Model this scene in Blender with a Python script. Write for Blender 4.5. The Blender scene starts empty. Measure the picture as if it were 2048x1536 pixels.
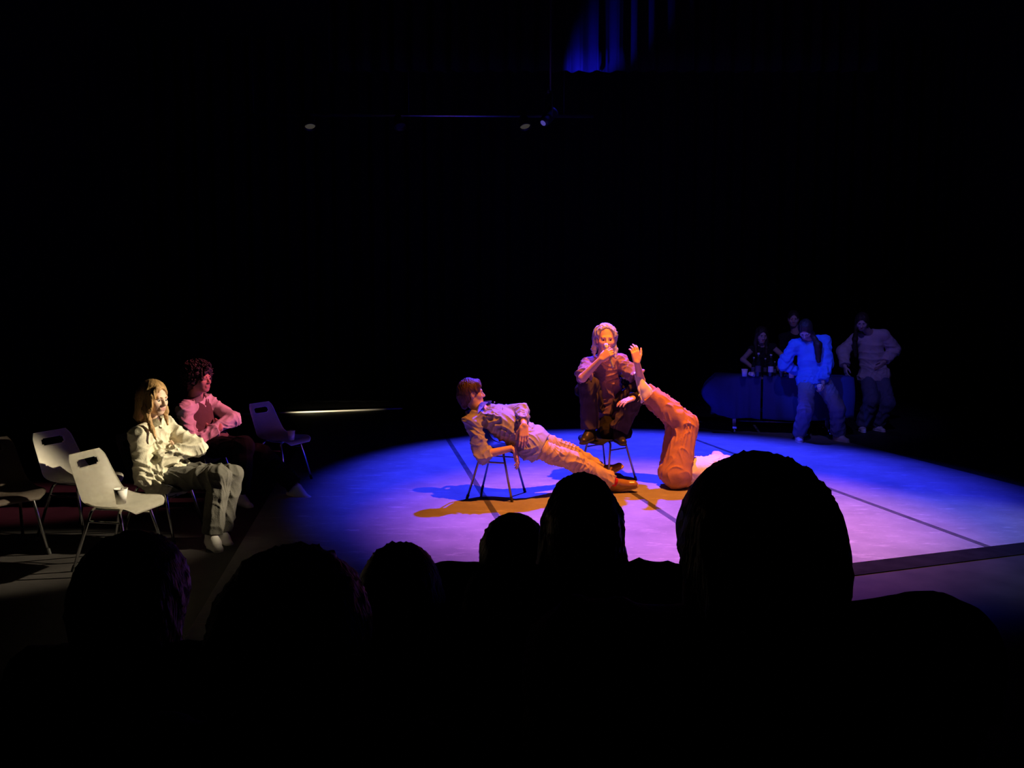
import bpy, bmesh, math
import numpy as np
from mathutils import Vector, Matrix

# ------------------------------------------------------------------ camera, world, lights, exposure
scene = bpy.context.scene
COL = scene.collection
FPX, CX, CY, CAMH = 1538.0, 1024.0, 768.0, 1.63
PITCH = math.atan((768.0 - 643.0) / FPX)

cam_d = bpy.data.cameras.new('camera')
cam = bpy.data.objects.new('camera', cam_d)
COL.objects.link(cam)
cam.location = (0, 0, CAMH)
cam.rotation_euler = (math.pi / 2 - PITCH, 0, 0)
cam_d.sensor_width = 36.0
cam_d.lens = 36.0 * FPX / 2048.0
cam_d.clip_start = 0.05
scene.camera = cam

world = bpy.data.worlds.new('world')
scene.world = world
world.use_nodes = True
bg = world.node_tree.nodes.get('Background')
bg.inputs[0].default_value = (0.25, 0.28, 0.4, 1)
bg.inputs[1].default_value = 0.0004

scene.view_settings.view_transform = 'Standard'
scene.view_settings.look = 'None'
scene.view_settings.exposure = 0.0
scene.view_settings.gamma = 1.0
scene.view_settings.use_curve_mapping = False


def spot(name, loc, target, power, color, half_deg, blend, radius=0.05):
    d = bpy.data.lights.new(name, 'SPOT')
    d.energy = power
    d.color = color
    d.spot_size = math.radians(2 * half_deg)
    d.spot_blend = blend
    d.shadow_soft_size = radius
    o = bpy.data.objects.new(name, d)
    COL.objects.link(o)
    o.location = loc
    o.rotation_euler = (Vector(target) - Vector(loc)).to_track_quat('-Z', 'Y').to_euler()
    return o


# the rig: a deep blue back light, an amber special, a pale wash to the right, side lights for the seated pair
BLUE_P, AMBER_P = (1.15, 10.7, 6.25), (1.75, 5.95, 6.1)
spot('blue_back_light', BLUE_P, (1.42, 8.45, 0), 7700, (0.030, 0.036, 1.0), 28.8, 0.5, 0.05)
spot('amber_special', AMBER_P, (1.35, 6.5, 0), 3400, (1.0, 0.25, 0.03), 24, 0.8, 0.05)
spot('front_amber', (1.5, 2.0, 5.2), (1.03, 7.62, 1.46), 1250, (1.0, 0.17, 0.015), 2.7, 0.6, 0.04)
spot('white_wash', (4.9, 4.6, 6.0), (3.3, 5.75, 0), 400, (0.95, 0.88, 0.70), 16, 0.85, 0.1)
spot('side_white_light', (4.4, 6.7, 4.1), (-2.56, 5.30, 0.60), 4600, (1.0, 0.84, 0.56), 5.6, 0.6, 0.03)
spot('side_pink_light', (4.0, 7.6, 4.6), (-2.60, 7.0, 1.0), 2700, (1.0, 0.20, 0.28), 5.6, 0.75, 0.04)
spot('table_blue_light', (0.6, 5.2, 5.9), (4.05, 10.5, 1.05), 1500, (0.012, 0.065, 1.0), 4.2, 0.9, 0.05)
spot('table_wash', (2.2, 4.6, 5.9), (4.5, 11.5, 1.0), 400, (0.24, 0.18, 1.0), 13, 0.9, 0.05)
spot('border_blue_light', (0.60, 10.80, 4.66), (1.14, 11.23, 5.36), 620, (0.012, 0.012, 1.0), 24, 0.9, 0.03)

RT, UP3 = np.array([1.0, 0, 0]), np.array([0, math.sin(PITCH), math.cos(PITCH)])
FW = np.array([0, math.cos(PITCH), -math.sin(PITCH)])


def at(px, py, depth):
    """a place in the hall given by its direction from the seat of the viewer and its distance down the hall"""
    r = FW + RT * ((px - CX) / FPX) + UP3 * ((CY - py) / FPX)
    return np.array([0, 0, CAMH]) + r * (depth / r[1])


def on_floor(px, py, z=0.0):
    r = FW + RT * ((px - CX) / FPX) + UP3 * ((CY - py) / FPX)
    return np.array([0, 0, CAMH]) + r * ((z - CAMH) / r[2])


def V(*a):
    return np.array(a, dtype=float)


def unit(v):
    v = np.asarray(v, dtype=float)
    return v / (np.linalg.norm(v) + 1e-12)


# ------------------------------------------------------------------ materials
MATS = {}


def mat(name, color, rough=0.7, metal=0.0, bump=0.0, bscale=60.0, var=0.0, vscale=8.0, spec=0.4, stretch=None, coat=0.0):
    if name in MATS:
        return MATS[name]
    m = bpy.data.materials.new(name)
    m.use_nodes = True
    nt = m.node_tree
    b = nt.nodes['Principled BSDF']
    b.inputs['Base Color'].default_value = (*color, 1)
    b.inputs['Roughness'].default_value = rough
    b.inputs['Metallic'].default_value = metal
    b.inputs['Specular IOR Level'].default_value = spec
    b.inputs['Coat Weight'].default_value = coat
    tc = nt.nodes.new('ShaderNodeTexCoord')
    mp = nt.nodes.new('ShaderNodeMapping')
    nt.links.new(tc.outputs['Object'], mp.inputs[0])
    if stretch:
        mp.inputs['Scale'].default_value = stretch
    if var > 0:
        n = nt.nodes.new('ShaderNodeTexNoise')
        n.inputs['Scale'].default_value = vscale
        n.inputs['Detail'].default_value = 4
        nt.links.new(mp.outputs[0], n.inputs['Vector'])
        r = nt.nodes.new('ShaderNodeValToRGB')
        r.color_ramp.elements[0].position = 0.3
        r.color_ramp.elements[1].position = 0.7
        r.color_ramp.elements[0].color = (*[c * (1 - var) for c in color], 1)
        r.color_ramp.elements[1].color = (*[min(1, c * (1 + var)) for c in color], 1)
        nt.links.new(n.outputs['Fac'], r.inputs[0])
        nt.links.new(r.outputs[0], b.inputs['Base Color'])
    if bump > 0:
        n2 = nt.nodes.new('ShaderNodeTexNoise')
        n2.inputs['Scale'].default_value = bscale
        n2.inputs['Detail'].default_value = 3
        nt.links.new(mp.outputs[0], n2.inputs['Vector'])
        bp = nt.nodes.new('ShaderNodeBump')
        bp.inputs['Strength'].default_value = bump
        bp.inputs['Distance'].default_value = 0.01
        nt.links.new(n2.outputs['Fac'], bp.inputs['Height'])
        nt.links.new(bp.outputs[0], b.inputs['Normal'])
    MATS[name] = m
    return m


def stage_mat():
    m = bpy.data.materials.new('scuffed dance mat')
    m.use_nodes = True
    nt = m.node_tree
    b = nt.nodes['Principled BSDF']
    tc = nt.nodes.new('ShaderNodeTexCoord')

    def noise(scale, st, rot=0.0, detail=5, rough=0.6):
        mp = nt.nodes.new('ShaderNodeMapping')
        mp.inputs['Scale'].default_value = st
        mp.inputs['Rotation'].default_value = (0, 0, rot)
        nt.links.new(tc.outputs['Object'], mp.inputs[0])
        n = nt.nodes.new('ShaderNodeTexNoise')
        n.inputs['Scale'].default_value = scale
        n.inputs['Detail'].default_value = detail
        n.inputs['Roughness'].default_value = rough
        nt.links.new(mp.outputs[0], n.inputs['Vector'])
        return n

    def ramp(n, p0, p1, c0, c1):
        r = nt.nodes.new('ShaderNodeValToRGB')
        r.color_ramp.elements[0].position = p0
        r.color_ramp.elements[1].position = p1
        r.color_ramp.elements[0].color = (*c0, 1)
        r.color_ramp.elements[1].color = (*c1, 1)
        nt.links.new(n.outputs['Fac'], r.inputs[0])
        return r

    base = ramp(noise(2.2, (1, 1, 1)), 0.3, 0.75, (0.21, 0.21, 0.22), (0.32, 0.32, 0.33))
    scuff = ramp(noise(3.0, (1.0, 4.5, 1), 0.35, 6, 0.7), 0.57, 0.70, (0, 0, 0), (0.30, 0.30, 0.30))
    fine = ramp(noise(16.0, (1.0, 3.0, 1), -0.5, 4, 0.75), 0.60, 0.74, (0, 0, 0), (0.3, 0.3, 0.3))
    a1 = nt.nodes.new('ShaderNodeMixRGB'); a1.blend_type = 'ADD'; a1.inputs[0].default_value = 0.6
    nt.links.new(base.outputs[0], a1.inputs[1]); nt.links.new(scuff.outputs[0], a1.inputs[2])
    a2 = nt.nodes.new('ShaderNodeMixRGB'); a2.blend_type = 'ADD'; a2.inputs[0].default_value = 0.55
    nt.links.new(a1.outputs[0], a2.inputs[1]); nt.links.new(fine.outputs[0], a2.inputs[2])
    nt.links.new(a2.outputs[0], b.inputs['Base Color'])
    b.inputs['Roughness'].default_value = 0.62
    b.inputs['Specular IOR Level'].default_value = 0.25
    bp = nt.nodes.new('ShaderNodeBump')
    bp.inputs['Strength'].default_value = 0.12
    bp.inputs['Distance'].default_value = 0.01
    nt.links.new(noise(9.0, (1, 2.5, 1), 0.2).outputs['Fac'], bp.inputs['Height'])
    nt.links.new(bp.outputs[0], b.inputs['Normal'])
    return m


M_MAT = stage_mat()
M_TAPE = mat('black tape', (0.012, 0.012, 0.014), 0.95, var=0.3, vscale=6, spec=0.03)
M_SEAM = mat('grey seam tape', (0.075, 0.075, 0.08), 0.5, var=0.3, vscale=6)
M_FLOOR = mat('dark painted floor', (0.036, 0.033, 0.033), 0.6, var=0.35, vscale=3, bump=0.1, bscale=12, spec=0.25)
M_BLACK = mat('black drape', (0.012, 0.012, 0.014), 0.95, spec=0.1)
M_BORDER = mat('border drape', (0.016, 0.016, 0.018), 0.9, spec=0.1)
M_CHROME = mat('chrome tube', (0.75, 0.75, 0.76), 0.18, 1.0)
M_DARKTUBE = mat('dark steel tube', (0.30, 0.30, 0.34), 0.3, 0.9)
M_RUBBER = mat('black rubber', (0.02, 0.02, 0.02), 0.8)
M_WPLASTIC = mat('cream plastic', (0.72, 0.69, 0.60), 0.42, var=0.05, vscale=14)
M_BPLASTIC = mat('charcoal plastic', (0.035, 0.035, 0.042), 0.45)
M_BROWNPL = mat('brown plastic', (0.16, 0.13, 0.11), 0.4)
M_PAPER = mat('white paper cup', (0.85, 0.83, 0.78), 0.6)
M_PAPERIN = mat('paper cup inside', (0.7, 0.68, 0.62), 0.7)
M_GLASS = mat('dark bottle glass', (0.015, 0.02, 0.016), 0.08, spec=0.8)
M_LABELP = mat('bottle label', (0.6, 0.6, 0.55), 0.7)
M_METALBLK = mat('black lamp housing', (0.02, 0.02, 0.022), 0.45, 0.3)
M_LENS = mat('lamp lens', (0.05, 0.05, 0.06), 0.15, spec=0.6)
M_ALU = mat('aluminium edge', (0.8, 0.78, 0.7), 0.35, 0.6)
M_CLOTH = mat('navy tablecloth', (0.05, 0.06, 0.19), 0.9, bump=0.2, bscale=40, spec=0.1)
M_LIPS = mat('lips', (0.50, 0.25, 0.21), 0.5)
M_EYEW = mat('eye white', (0.8, 0.78, 0.75), 0.2)
M_IRIS = mat('dark iris', (0.03, 0.02, 0.015), 0.2)


# ------------------------------------------------------------------ mesh helpers
def link(o, parent=None):
    COL.objects.link(o)
    if parent is not None:
        o.parent = parent
    return o


def new_obj(name, me, material, parent=None, loc=None):
    o = bpy.data.objects.new(name, me)
    for mm in (material if isinstance(material, (list, tuple)) else [material]):
        me.materials.append(mm)
    if loc is not None:
        o.location = loc
    return link(o, parent)


def empty(name, loc=(0, 0, 0), rz=0.0):
    o = bpy.data.objects.new(name, None)
    o.empty_display_size = 0.1
    o.location = loc
    o.rotation_euler = (0, 0, rz)
    return link(o)


def tag(o, label, cat, group=None):
    o['label'] = label
    o['category'] = cat
    if group:
        o['group'] = group
    return o


def struct(o):
    o['kind'] = 'structure'
    return o


def bm_obj(name, bm, material, parent=None, loc=None, smooth=True):
    me = bpy.data.meshes.new(name)
    bm.normal_update()
    bm.to_mesh(me)
    bm.free()
    if smooth:
        me.polygons.foreach_set('use_smooth', [True] * len(me.polygons))
    return new_obj(name, me, material, parent, loc)


def np_mesh(name, verts, faces, smooth=True):
    me = bpy.data.meshes.new(name)
    me.from_pydata([tuple(v) for v in verts], [], [tuple(f) for f in faces])
    if smooth:
        me.polygons.foreach_set('use_smooth', [True] * len(me.polygons))
    me.update()
    return me


def add_tube(bm, pts, r, seg=10, caps=True):
    pts = [Vector(p) for p in pts]
    rs = r if isinstance(r, (list, tuple)) else [r] * len(pts)
    rings = []
    prev = None
    for i, p in enumerate(pts):
        t = (pts[min(i + 1, len(pts) - 1)] - pts[max(i - 1, 0)]).normalized()
        if prev is None:
            n = t.orthogonal().normalized()
        else:
            n = (prev - t * prev.dot(t)).normalized()
        prev = n
        b = t.cross(n)
        rings.append([bm.verts.new(p + (n * math.cos(a) + b * math.sin(a)) * rs[i]) for a in
                      [2 * math.pi * k / seg for k in range(seg)]])
    for i in range(len(rings) - 1):
        for k in range(seg):
            bm.faces.new((rings[i][k], rings[i][(k + 1) % seg], rings[i + 1][(k + 1) % seg], rings[i + 1][k]))
    if caps:
        bm.faces.new(rings[0][::-1])
        bm.faces.new(rings[-1])


def smooth_path(pts, n=5):
    """rounds the corners of a polyline"""
    pts = [Vector(p) for p in pts]
    out = [pts[0]]
    for i in range(1, len(pts) - 1):
        a, b, c = pts[i - 1], pts[i], pts[i + 1]
        r = min(0.045, (a - b).length * 0.45, (c - b).length * 0.45)
        p0 = b + (a - b).normalized() * r
        p1 = b + (c - b).normalized() * r
        for k in range(n + 1):
            t = k / n
            out.append(p0 * (1 - t) ** 2 + b * 2 * t * (1 - t) + p1 * t * t)
    out.append(pts[-1])
    return out


def add_box(bm, c, s, rz=0.0, bevel=0.0):
    r = bmesh.ops.create_cube(bm, size=1.0)
    M = Matrix.Translation(Vector(c)) @ Matrix.Rotation(rz, 4, 'Z') @ Matrix.Diagonal((*s, 1))
    bmesh.ops.transform(bm, matrix=M, verts=r['verts'])
    if bevel > 0:
        es = list({e for v in r['verts'] for e in v.link_edges})
        bmesh.ops.bevel(bm, geom=es, offset=bevel, segments=2, affect='EDGES', profile=0.7)


def add_lathe(bm, prof, seg=20, c=(0, 0, 0), M=None):
    rings = []
    for r, z in prof:
        ring = []
        for k in range(seg):
            a = 2 * math.pi * k / seg
            p = Vector((r * math.cos(a), r * math.sin(a), z))
            if M is not None:
                p = M @ p
            ring.append(bm.verts.new(p + Vector(c)))
        rings.append(ring)
    for i in range(len(rings) - 1):
        for k in range(seg):
            bm.faces.new((rings[i][k], rings[i][(k + 1) % seg], rings[i + 1][(k + 1) % seg], rings[i + 1][k]))
    bm.faces.new(rings[0][::-1])
    bm.faces.new(rings[-1])


def copy_tree(o, parent=None):
    c = o.copy()
    COL.objects.link(c)
    c.parent = parent
    for ch in list(o.children):
        copy_tree(ch, c)
    return c


# ------------------------------------------------------------------ distance-field modelling (bodies, clothes, hair)
class Field:
    def __init__(self):
        self.p = []

    def add(self, fn, lo, hi, k=0.02, op='u'):
        self.p.append((fn, np.minimum(lo, hi), np.maximum(lo, hi), k, op))

    def cap(self, a, b, ra, rb=None, k=0.02, op='u', n=None, f=1.0, fold=0.0, freq=60.0, ph=0.0, env=None, flat=False, flat0=False):
        a = np.asarray(a, float); b = np.asarray(b, float)
        rb = ra if rb is None else rb
        ba = b - a
        L2 = float(ba @ ba) + 1e-9
        L = math.sqrt(L2)
        nn = None if n is None else unit(np.asarray(n, float) - ba * ((np.asarray(n, float) @ ba) / L2))
        ax = ba / L
        o1 = unit(np.cross(ax, [0.31, 0.2, 0.93]))

        def fn(X, Y, Z):
            px, py, pz = X - a[0], Y - a[1], Z - a[2]
            pr = (px * ba[0] + py * ba[1] + pz * ba[2]) / L2
            t = np.clip(pr, 0, 1)
            qx, qy, qz = px - t * ba[0], py - t * ba[1], pz - t * ba[2]
            r = ra + (rb - ra) * t
            if fold > 0:
                c = (qx * o1[0] + qy * o1[1] + qz * o1[2]) / max(ra, rb)
                w = np.sin(freq * t * L * .8 + 4.2 * c + ph + 1.6 * np.sin(freq * 0.37 * t * L - 3.1 * c))
                e = 1.0 if env is None else np.exp(-((t - env[0]) / env[1]) ** 2)
                r = r + fold * w * e
            if nn is not None:
                c = qx * nn[0] + qy * nn[1] + qz * nn[2]
                g = c * (1 / f - 1)
                qx, qy, qz = qx + nn[0] * g, qy + nn[1] * g, qz + nn[2] * g
                d = (np.sqrt(qx * qx + qy * qy + qz * qz) - r) * min(1.0, f)
            else:
                d = np.sqrt(qx * qx + qy * qy + qz * qz) - r
            if flat:
                d = np.maximum(d, (pr - 1) * L)
            if flat0:
                d = np.maximum(d, -pr * L)
            return d
        R = max(ra, rb) * max(1.0, f) + fold
        self.add(fn, np.minimum(a, b) - R, np.maximum(a, b) + R, k, op)

    def ell(self, c, A, r, k=0.02, op='u'):
        """A: 3x3 rows = axes"""
        c = np.asarray(c, float); A = np.asarray(A, float); r = np.asarray(r, float)

        def fn(X, Y, Z):
            px, py, pz = X - c[0], Y - c[1], Z - c[2]
            u = (px * A[0, 0] + py * A[0, 1] + pz * A[0, 2]) / r[0]
            v = (px * A[1, 0] + py * A[1, 1] + pz * A[1, 2]) / r[1]
            w = (px * A[2, 0] + py * A[2, 1] + pz * A[2, 2]) / r[2]
            k0 = np.sqrt(u * u + v * v + w * w)
            k1 = np.sqrt((u / r[0]) ** 2 + (v / r[1]) ** 2 + (w / r[2]) ** 2) + 1e-6
            return k0 * (k0 - 1) / k1
        e = np.sqrt(((A * r[:, None]) ** 2).sum(0))
        self.add(fn, c - e, c + e, k, op)

    def plane(self, c, n, lo, hi):
        """cuts away what lies on the side n points to, inside a box"""
        c = np.asarray(c, float); n = unit(n)
        self.add(lambda X, Y, Z: -((X - c[0]) * n[0] + (Y - c[1]) * n[1] + (Z - c[2]) * n[2]), np.asarray(lo, float), np.asarray(hi, float), 0.004, 's')

    def build(self, h):
        lo = np.min([p[1] for p in self.p if p[4] == 'u'], 0) - 3 * h - 0.01
        hi = np.max([p[2] for p in self.p if p[4] == 'u'], 0) + 3 * h + 0.01
        n = np.ceil((hi - lo) / h).astype(int) + 1
        G = np.full(n, 0.2, np.float32)
        ax = [(lo[i] + h * np.arange(n[i])).astype(np.float32) for i in range(3)]
        for fn, a, b, k, op in self.p:
            m = k + 2.5 * h
            i0 = np.clip(np.floor((a - m - lo) / h).astype(int), 0, n)
            i1 = np.clip(np.ceil((b + m - lo) / h).astype(int) + 1, 0, n)
            if np.any(i1 <= i0):
                continue
            sl = tuple(slice(i0[i], i1[i]) for i in range(3))
            X = ax[0][sl[0]][:, None, None]; Y = ax[1][sl[1]][None, :, None]; Z = ax[2][sl[2]][None, None, :]
            d = fn(X, Y, Z)
            g = G[sl]
            if op == 'u':
                hh = np.maximum(k - np.abs(g - d), 0) / k
                G[sl] = np.minimum(g, d) - hh * hh * (k * 0.25)
            else:
                d = -d
                hh = np.maximum(k - np.abs(g - d), 0) / k
                G[sl] = np.maximum(g, d) + hh * hh * (k * 0.25)
        return surface_nets(G, lo, h)


CORN = np.array([[i, j, k] for i in (0, 1) for j in (0, 1) for k in (0, 1)])
EDGES = [(a, b) for a in range(8) for b in range(a + 1, 8) if np.abs(CORN[a] - CORN[b]).sum() == 1]


def surface_nets(G, org, h):
    s = G < 0
    c = np.zeros(np.array(G.shape) - 1, np.int8)
    for i, j, k in CORN:
        c += s[i:G.shape[0] - 1 + i, j:G.shape[1] - 1 + j, k:G.shape[2] - 1 + k]
    act = (c > 0) & (c < 8)
    idx = np.argwhere(act)
    vid = np.full(act.shape, -1, np.int32)
    vid[act] = np.arange(len(idx))
    val = np.stack([G[idx[:, 0] + q[0], idx[:, 1] + q[1], idx[:, 2] + q[2]] for q in CORN], 1)
    acc = np.zeros((len(idx), 3)); cnt = np.zeros(len(idx))
    for a, b in EDGES:
        va, vb = val[:, a], val[:, b]
        m = (va < 0) != (vb < 0)
        t = np.where(m, va / np.where(m, va - vb, 1), 0)
        acc += np.where(m[:, None], CORN[a] + (CORN[b] - CORN[a]) * t[:, None], 0)
        cnt += m
    verts = org + h * (idx + acc / cnt[:, None])
    faces = []
    for d in range(3):
        u, v = (d + 1) % 3, (d + 2) % 3
        sa = [slice(None)] * 3; sb = [slice(None)] * 3
        sa[d] = slice(0, -1); sb[d] = slice(1, None)
        A, B = s[tuple(sa)], s[tuple(sb)]
        ch = np.argwhere(A != B)
        ch = ch[(ch[:, u] > 0) & (ch[:, v] > 0) & (ch[:, u] < act.shape[u]) & (ch[:, v] < act.shape[v])]
        sg = A[ch[:, 0], ch[:, 1], ch[:, 2]]
        q = []
        for du, dv in ((-1, -1), (0, -1), (0, 0), (-1, 0)):
            e = ch.copy(); e[:, u] += du; e[:, v] += dv
            q.append(vid[e[:, 0], e[:, 1], e[:, 2]])
        q = np.stack(q, 1)
        q[~sg] = q[~sg][:, ::-1]
        faces.append(q)
    return verts, np.concatenate(faces)


def vnormals(v, f):
    n = np.cross(v[f[:, 2]] - v[f[:, 0]], v[f[:, 3]] - v[f[:, 1]])
    out = np.zeros_like(v)
    for k in range(3):
        w = np.zeros(len(v))
        for c in range(4):
            w += np.bincount(f[:, c], n[:, k], len(v))
        out[:, k] = w
    return out / (np.linalg.norm(out, axis=1, keepdims=True) + 1e-12)


def wrinkle(v, f, amp, scale, seed=0, axis=None):
    """cloth creases: sharp crests between shallow hollows, coming and going over the surface"""
    r = np.random.RandomState(seed)
    nn = vnormals(v, f)
    d = np.zeros(len(v))
    for i in range(4):
        k1, k2, k3, k4 = [unit(r.normal(size=3)) for _ in range(4)]
        s = scale * (0.75 + 0.4 * i)
        if axis is not None:
            a_ = unit(axis)
            k1, k4 = unit(k1 - a_ * (k1 @ a_) * .85), unit(k4 - a_ * (k4 @ a_) * .7)
        w = np.sin(s * (v @ k1) + 2.4 * np.sin(0.42 * s * (v @ k2) + r.uniform(0, 6)) + 1.1 * np.sin(.9 * s * (v @ k4)))
        e = np.clip(0.45 + 0.75 * np.sin(0.33 * s * (v @ k3) + r.uniform(0, 6)), 0, 1)
        d += ((1 - np.abs(w)) ** 1.6 * 1.7 - .55) * e / (1 + 0.35 * i)
    return v + nn * (amp * d)[:, None]


def field_obj(name, F, h, material, parent, base, wr=None, slots=None):
    v, f = F.build(h)
    if wr:
        v = wrinkle(v, f, *wr)
    me = bpy.data.meshes.new(name)
    me.vertices.add(len(v))
    me.vertices.foreach_set('co', (v - base).astype(np.float32).ravel())
    me.loops.add(len(f) * 4)
    me.loops.foreach_set('vertex_index', f.astype(np.int32).ravel())
    me.polygons.add(len(f))
    me.polygons.foreach_set('loop_start', np.arange(0, len(f) * 4, 4, dtype=np.int32))
    me.polygons.foreach_set('use_smooth', np.ones(len(f), bool))
    me.update(calc_edges=True)
    o = new_obj(name, me, material, parent, None)
    if parent is None:
        o.location = base
    if slots is not None:
        cen = v[f].mean(1)
        me.polygons.foreach_set('material_index', slots(cen).astype(np.int32))
    return o


# ------------------------------------------------------------------ people
def two_bone(a, c, l1, l2, pole):
    a = np.asarray(a, float); c = np.asarray(c, float)
    d = c - a
    L = np.linalg.norm(d)
    m = (l1 + l2) * 0.998
    if L > m:
        c = a + d / L * m; L = m
    u = unit(c - a)
    x = (l1 * l1 - l2 * l2 + L * L) / (2 * L)
    y = math.sqrt(max(l1 * l1 - x * x, 1e-6))
    p = np.asarray(pole, float)
    p = unit(p - u * (p @ u))
    return a + u * x + p * y, c


def hand_prims(F, w, d, n, thumb, curl, s=1.0, spread=0.06, thumb_in=0.3):
    """w wrist, d along the hand, n out of the palm, thumb = lateral direction the thumb is on"""
    d = unit(d); n = unit(np.asarray(n, float) - d * (np.asarray(n, float) @ d)); t = unit(np.cross(d, n))
    if t @ np.asarray(thumb, float) < 0:
        t = -t
    lens = [(.044, .026, .021), (.048, .030, .023), (.044, .028, .021), (.034, .021, .018)]
    for i in range(4):
        off = (1.5 - i) * 0.0205 * s
        kn = w + d * (0.088 - 0.004 * abs(i - 1)) * s + t * off
        F.cap(w + t * off * 0.75 + d * 0.005, kn, .0145 * s, .0118 * s, k=0.014)
        dd = unit(d + t * (1.5 - i) * spread)
        p = kn
        ang = 0.0
        c = curl[i] if not np.isscalar(curl) else curl
        for j, (L, r0, r1) in enumerate(zip(lens[i], (.0098, .0090, .0080), (.0090, .0080, .0066))):
            ang += c * (0.75, 1.0, 0.7)[j]
            q = p + (dd * math.cos(ang) + n * math.sin(ang)) * L * s
            F.cap(p, q, r0 * s, r1 * s, k=0.004)
            p = q
    b = w + d * 0.022 * s + t * 0.026 * s
    d1 = unit(d * 0.75 + t * (0.75 - 0.5 * thumb_in) + n * (0.25 + thumb_in))
    p1 = b + d1 * 0.046 * s
    d2 = unit(d * 0.95 + t * (0.35 - 0.5 * thumb_in) + n * (0.15 + 0.6 * thumb_in))
    p2 = p1 + d2 * 0.034 * s
    p3 = p2 + unit(d2 + d * 0.3) * 0.027 * s
    F.cap(b, p1, .0165 * s, .0125 * s, k=0.014)
    F.cap(p1, p2, .0118 * s, .0105 * s, k=0.005)
    F.cap(p2, p3, .0105 * s, .0078 * s, k=0.004)


def head_prims(F, H, A, s=1.0, female=False):
    def P(x, y, z):
        return H + (A[0] * x + A[1] * y + A[2] * z) * s

    F.ell(P(0, -.012, .035), A, V(.075, .094, .087) * s, k=.03)
    F.ell(P(0, .026, -.03), A, V(.061, .070, .088) * s, k=.03)
    F.ell(P(0, .056, -.097), A, V(.030 if female else .036, .030, .024) * s, k=.035)
    for q in (-1, 1):
        F.cap(P(q * .050, -.002, -.058), P(q * .014, .058, -.10), .017 * s, .015 * s, k=.03)
        F.ell(P(q * .040, .058, -.034), A, V(.027, .028, .026) * s, k=.025)
        F.ell(P(q * .033, .102, -.008), A, V(.021, .018, .012) * s, k=.014, op='s')
        F.ell(P(q * .012, .1, -.044), A, V(.010, .011, .009) * s, k=.008)
        F.ell(P(q * .077, -.006, -.014), A, V(.010, .021, .033) * s, k=.008)
        F.ell(P(q * .086, .002, -.012), A, V(.007, .010, .018) * s, k=.004, op='s')
    F.cap(P(-.036, .083, .012), P(.036, .083, .012), (.010 if female else .013) * s, k=.018)
    F.cap(P(0, .090, .004), P(0, .113, -.038), .008 * s, .0125 * s, k=.012)
    F.cap(P(-.019, .090, -.067), P(.019, .090, -.067), .0075 * s, k=.010)
    F.cap(P(-.017, .090, -.080), P(.017, .090, -.080), .0085 * s, k=.010)
    F.cap(P(-.022, .101, -.0735), P(.022, .101, -.0735), .0035 * s, k=.004, op='s')


def lip_slots(H, A, s):
    def f(c):
        q = (c - H) @ A.T / s
        return ((np.abs(q[:, 0]) < .022) & (q[:, 1] > .0905) & (q[:, 2] < -.0625) & (q[:, 2] > -.0865)).astype(int)
    return f


def frame(fwd, up):
    y = unit(fwd)
    z = unit(np.asarray(up, float) - y * (np.asarray(up, float) @ y))
    return np.stack([np.cross(y, z), y, z])


def torso_prims(F, J, o=0.0, low=1.0, fold=0.0, g=1.0, hem=None, shoulders=True, seed=0.0, tuck=False):
    s = J['s'] * g
    pel, mid, chest, neck, fw = J['pel'], J['mid'], J['chest'], J['neck'], J['tf']
    if not tuck:
        F.cap(J['hipL'], J['hipR'], (.092 if o <= 0 else .104) * s + o, k=.04, n=J['pf'], f=1.05)
    p0 = pel if not tuck else pel * .72 + mid * .28
    if hem is not None and not tuck:
        F.cap(mid, hem, .122 * s + o, .148 * s + o, k=.04, n=fw, f=.84, fold=fold, freq=42, ph=seed, flat=True)
    F.cap(p0, mid, .124 * s + o, .120 * s + o, k=.05, n=J['pf'], f=.78, fold=fold, freq=46, ph=1 + seed, flat0=tuck)
    F.cap(mid, chest, .120 * s + o, .138 * s + o, k=.05, n=fw, f=.76, fold=fold * .8, freq=38, ph=2 + seed)
    if shoulders:
        F.cap(J['shL'], J['shR'], .046 * s + o * .9, k=.06)
        for q in 'LR':
            F.cap(neck - J['tu'] * .015, J['sh' + q], .040 * s + o * .6, .044 * s + o * .9, k=.04)


def skin_mat(tone):
    return mat('skin %.2f %.2f %.2f' % tone, tone, 0.55, var=0.06, vscale=30, bump=0.08, bscale=200, spec=0.35)


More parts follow.
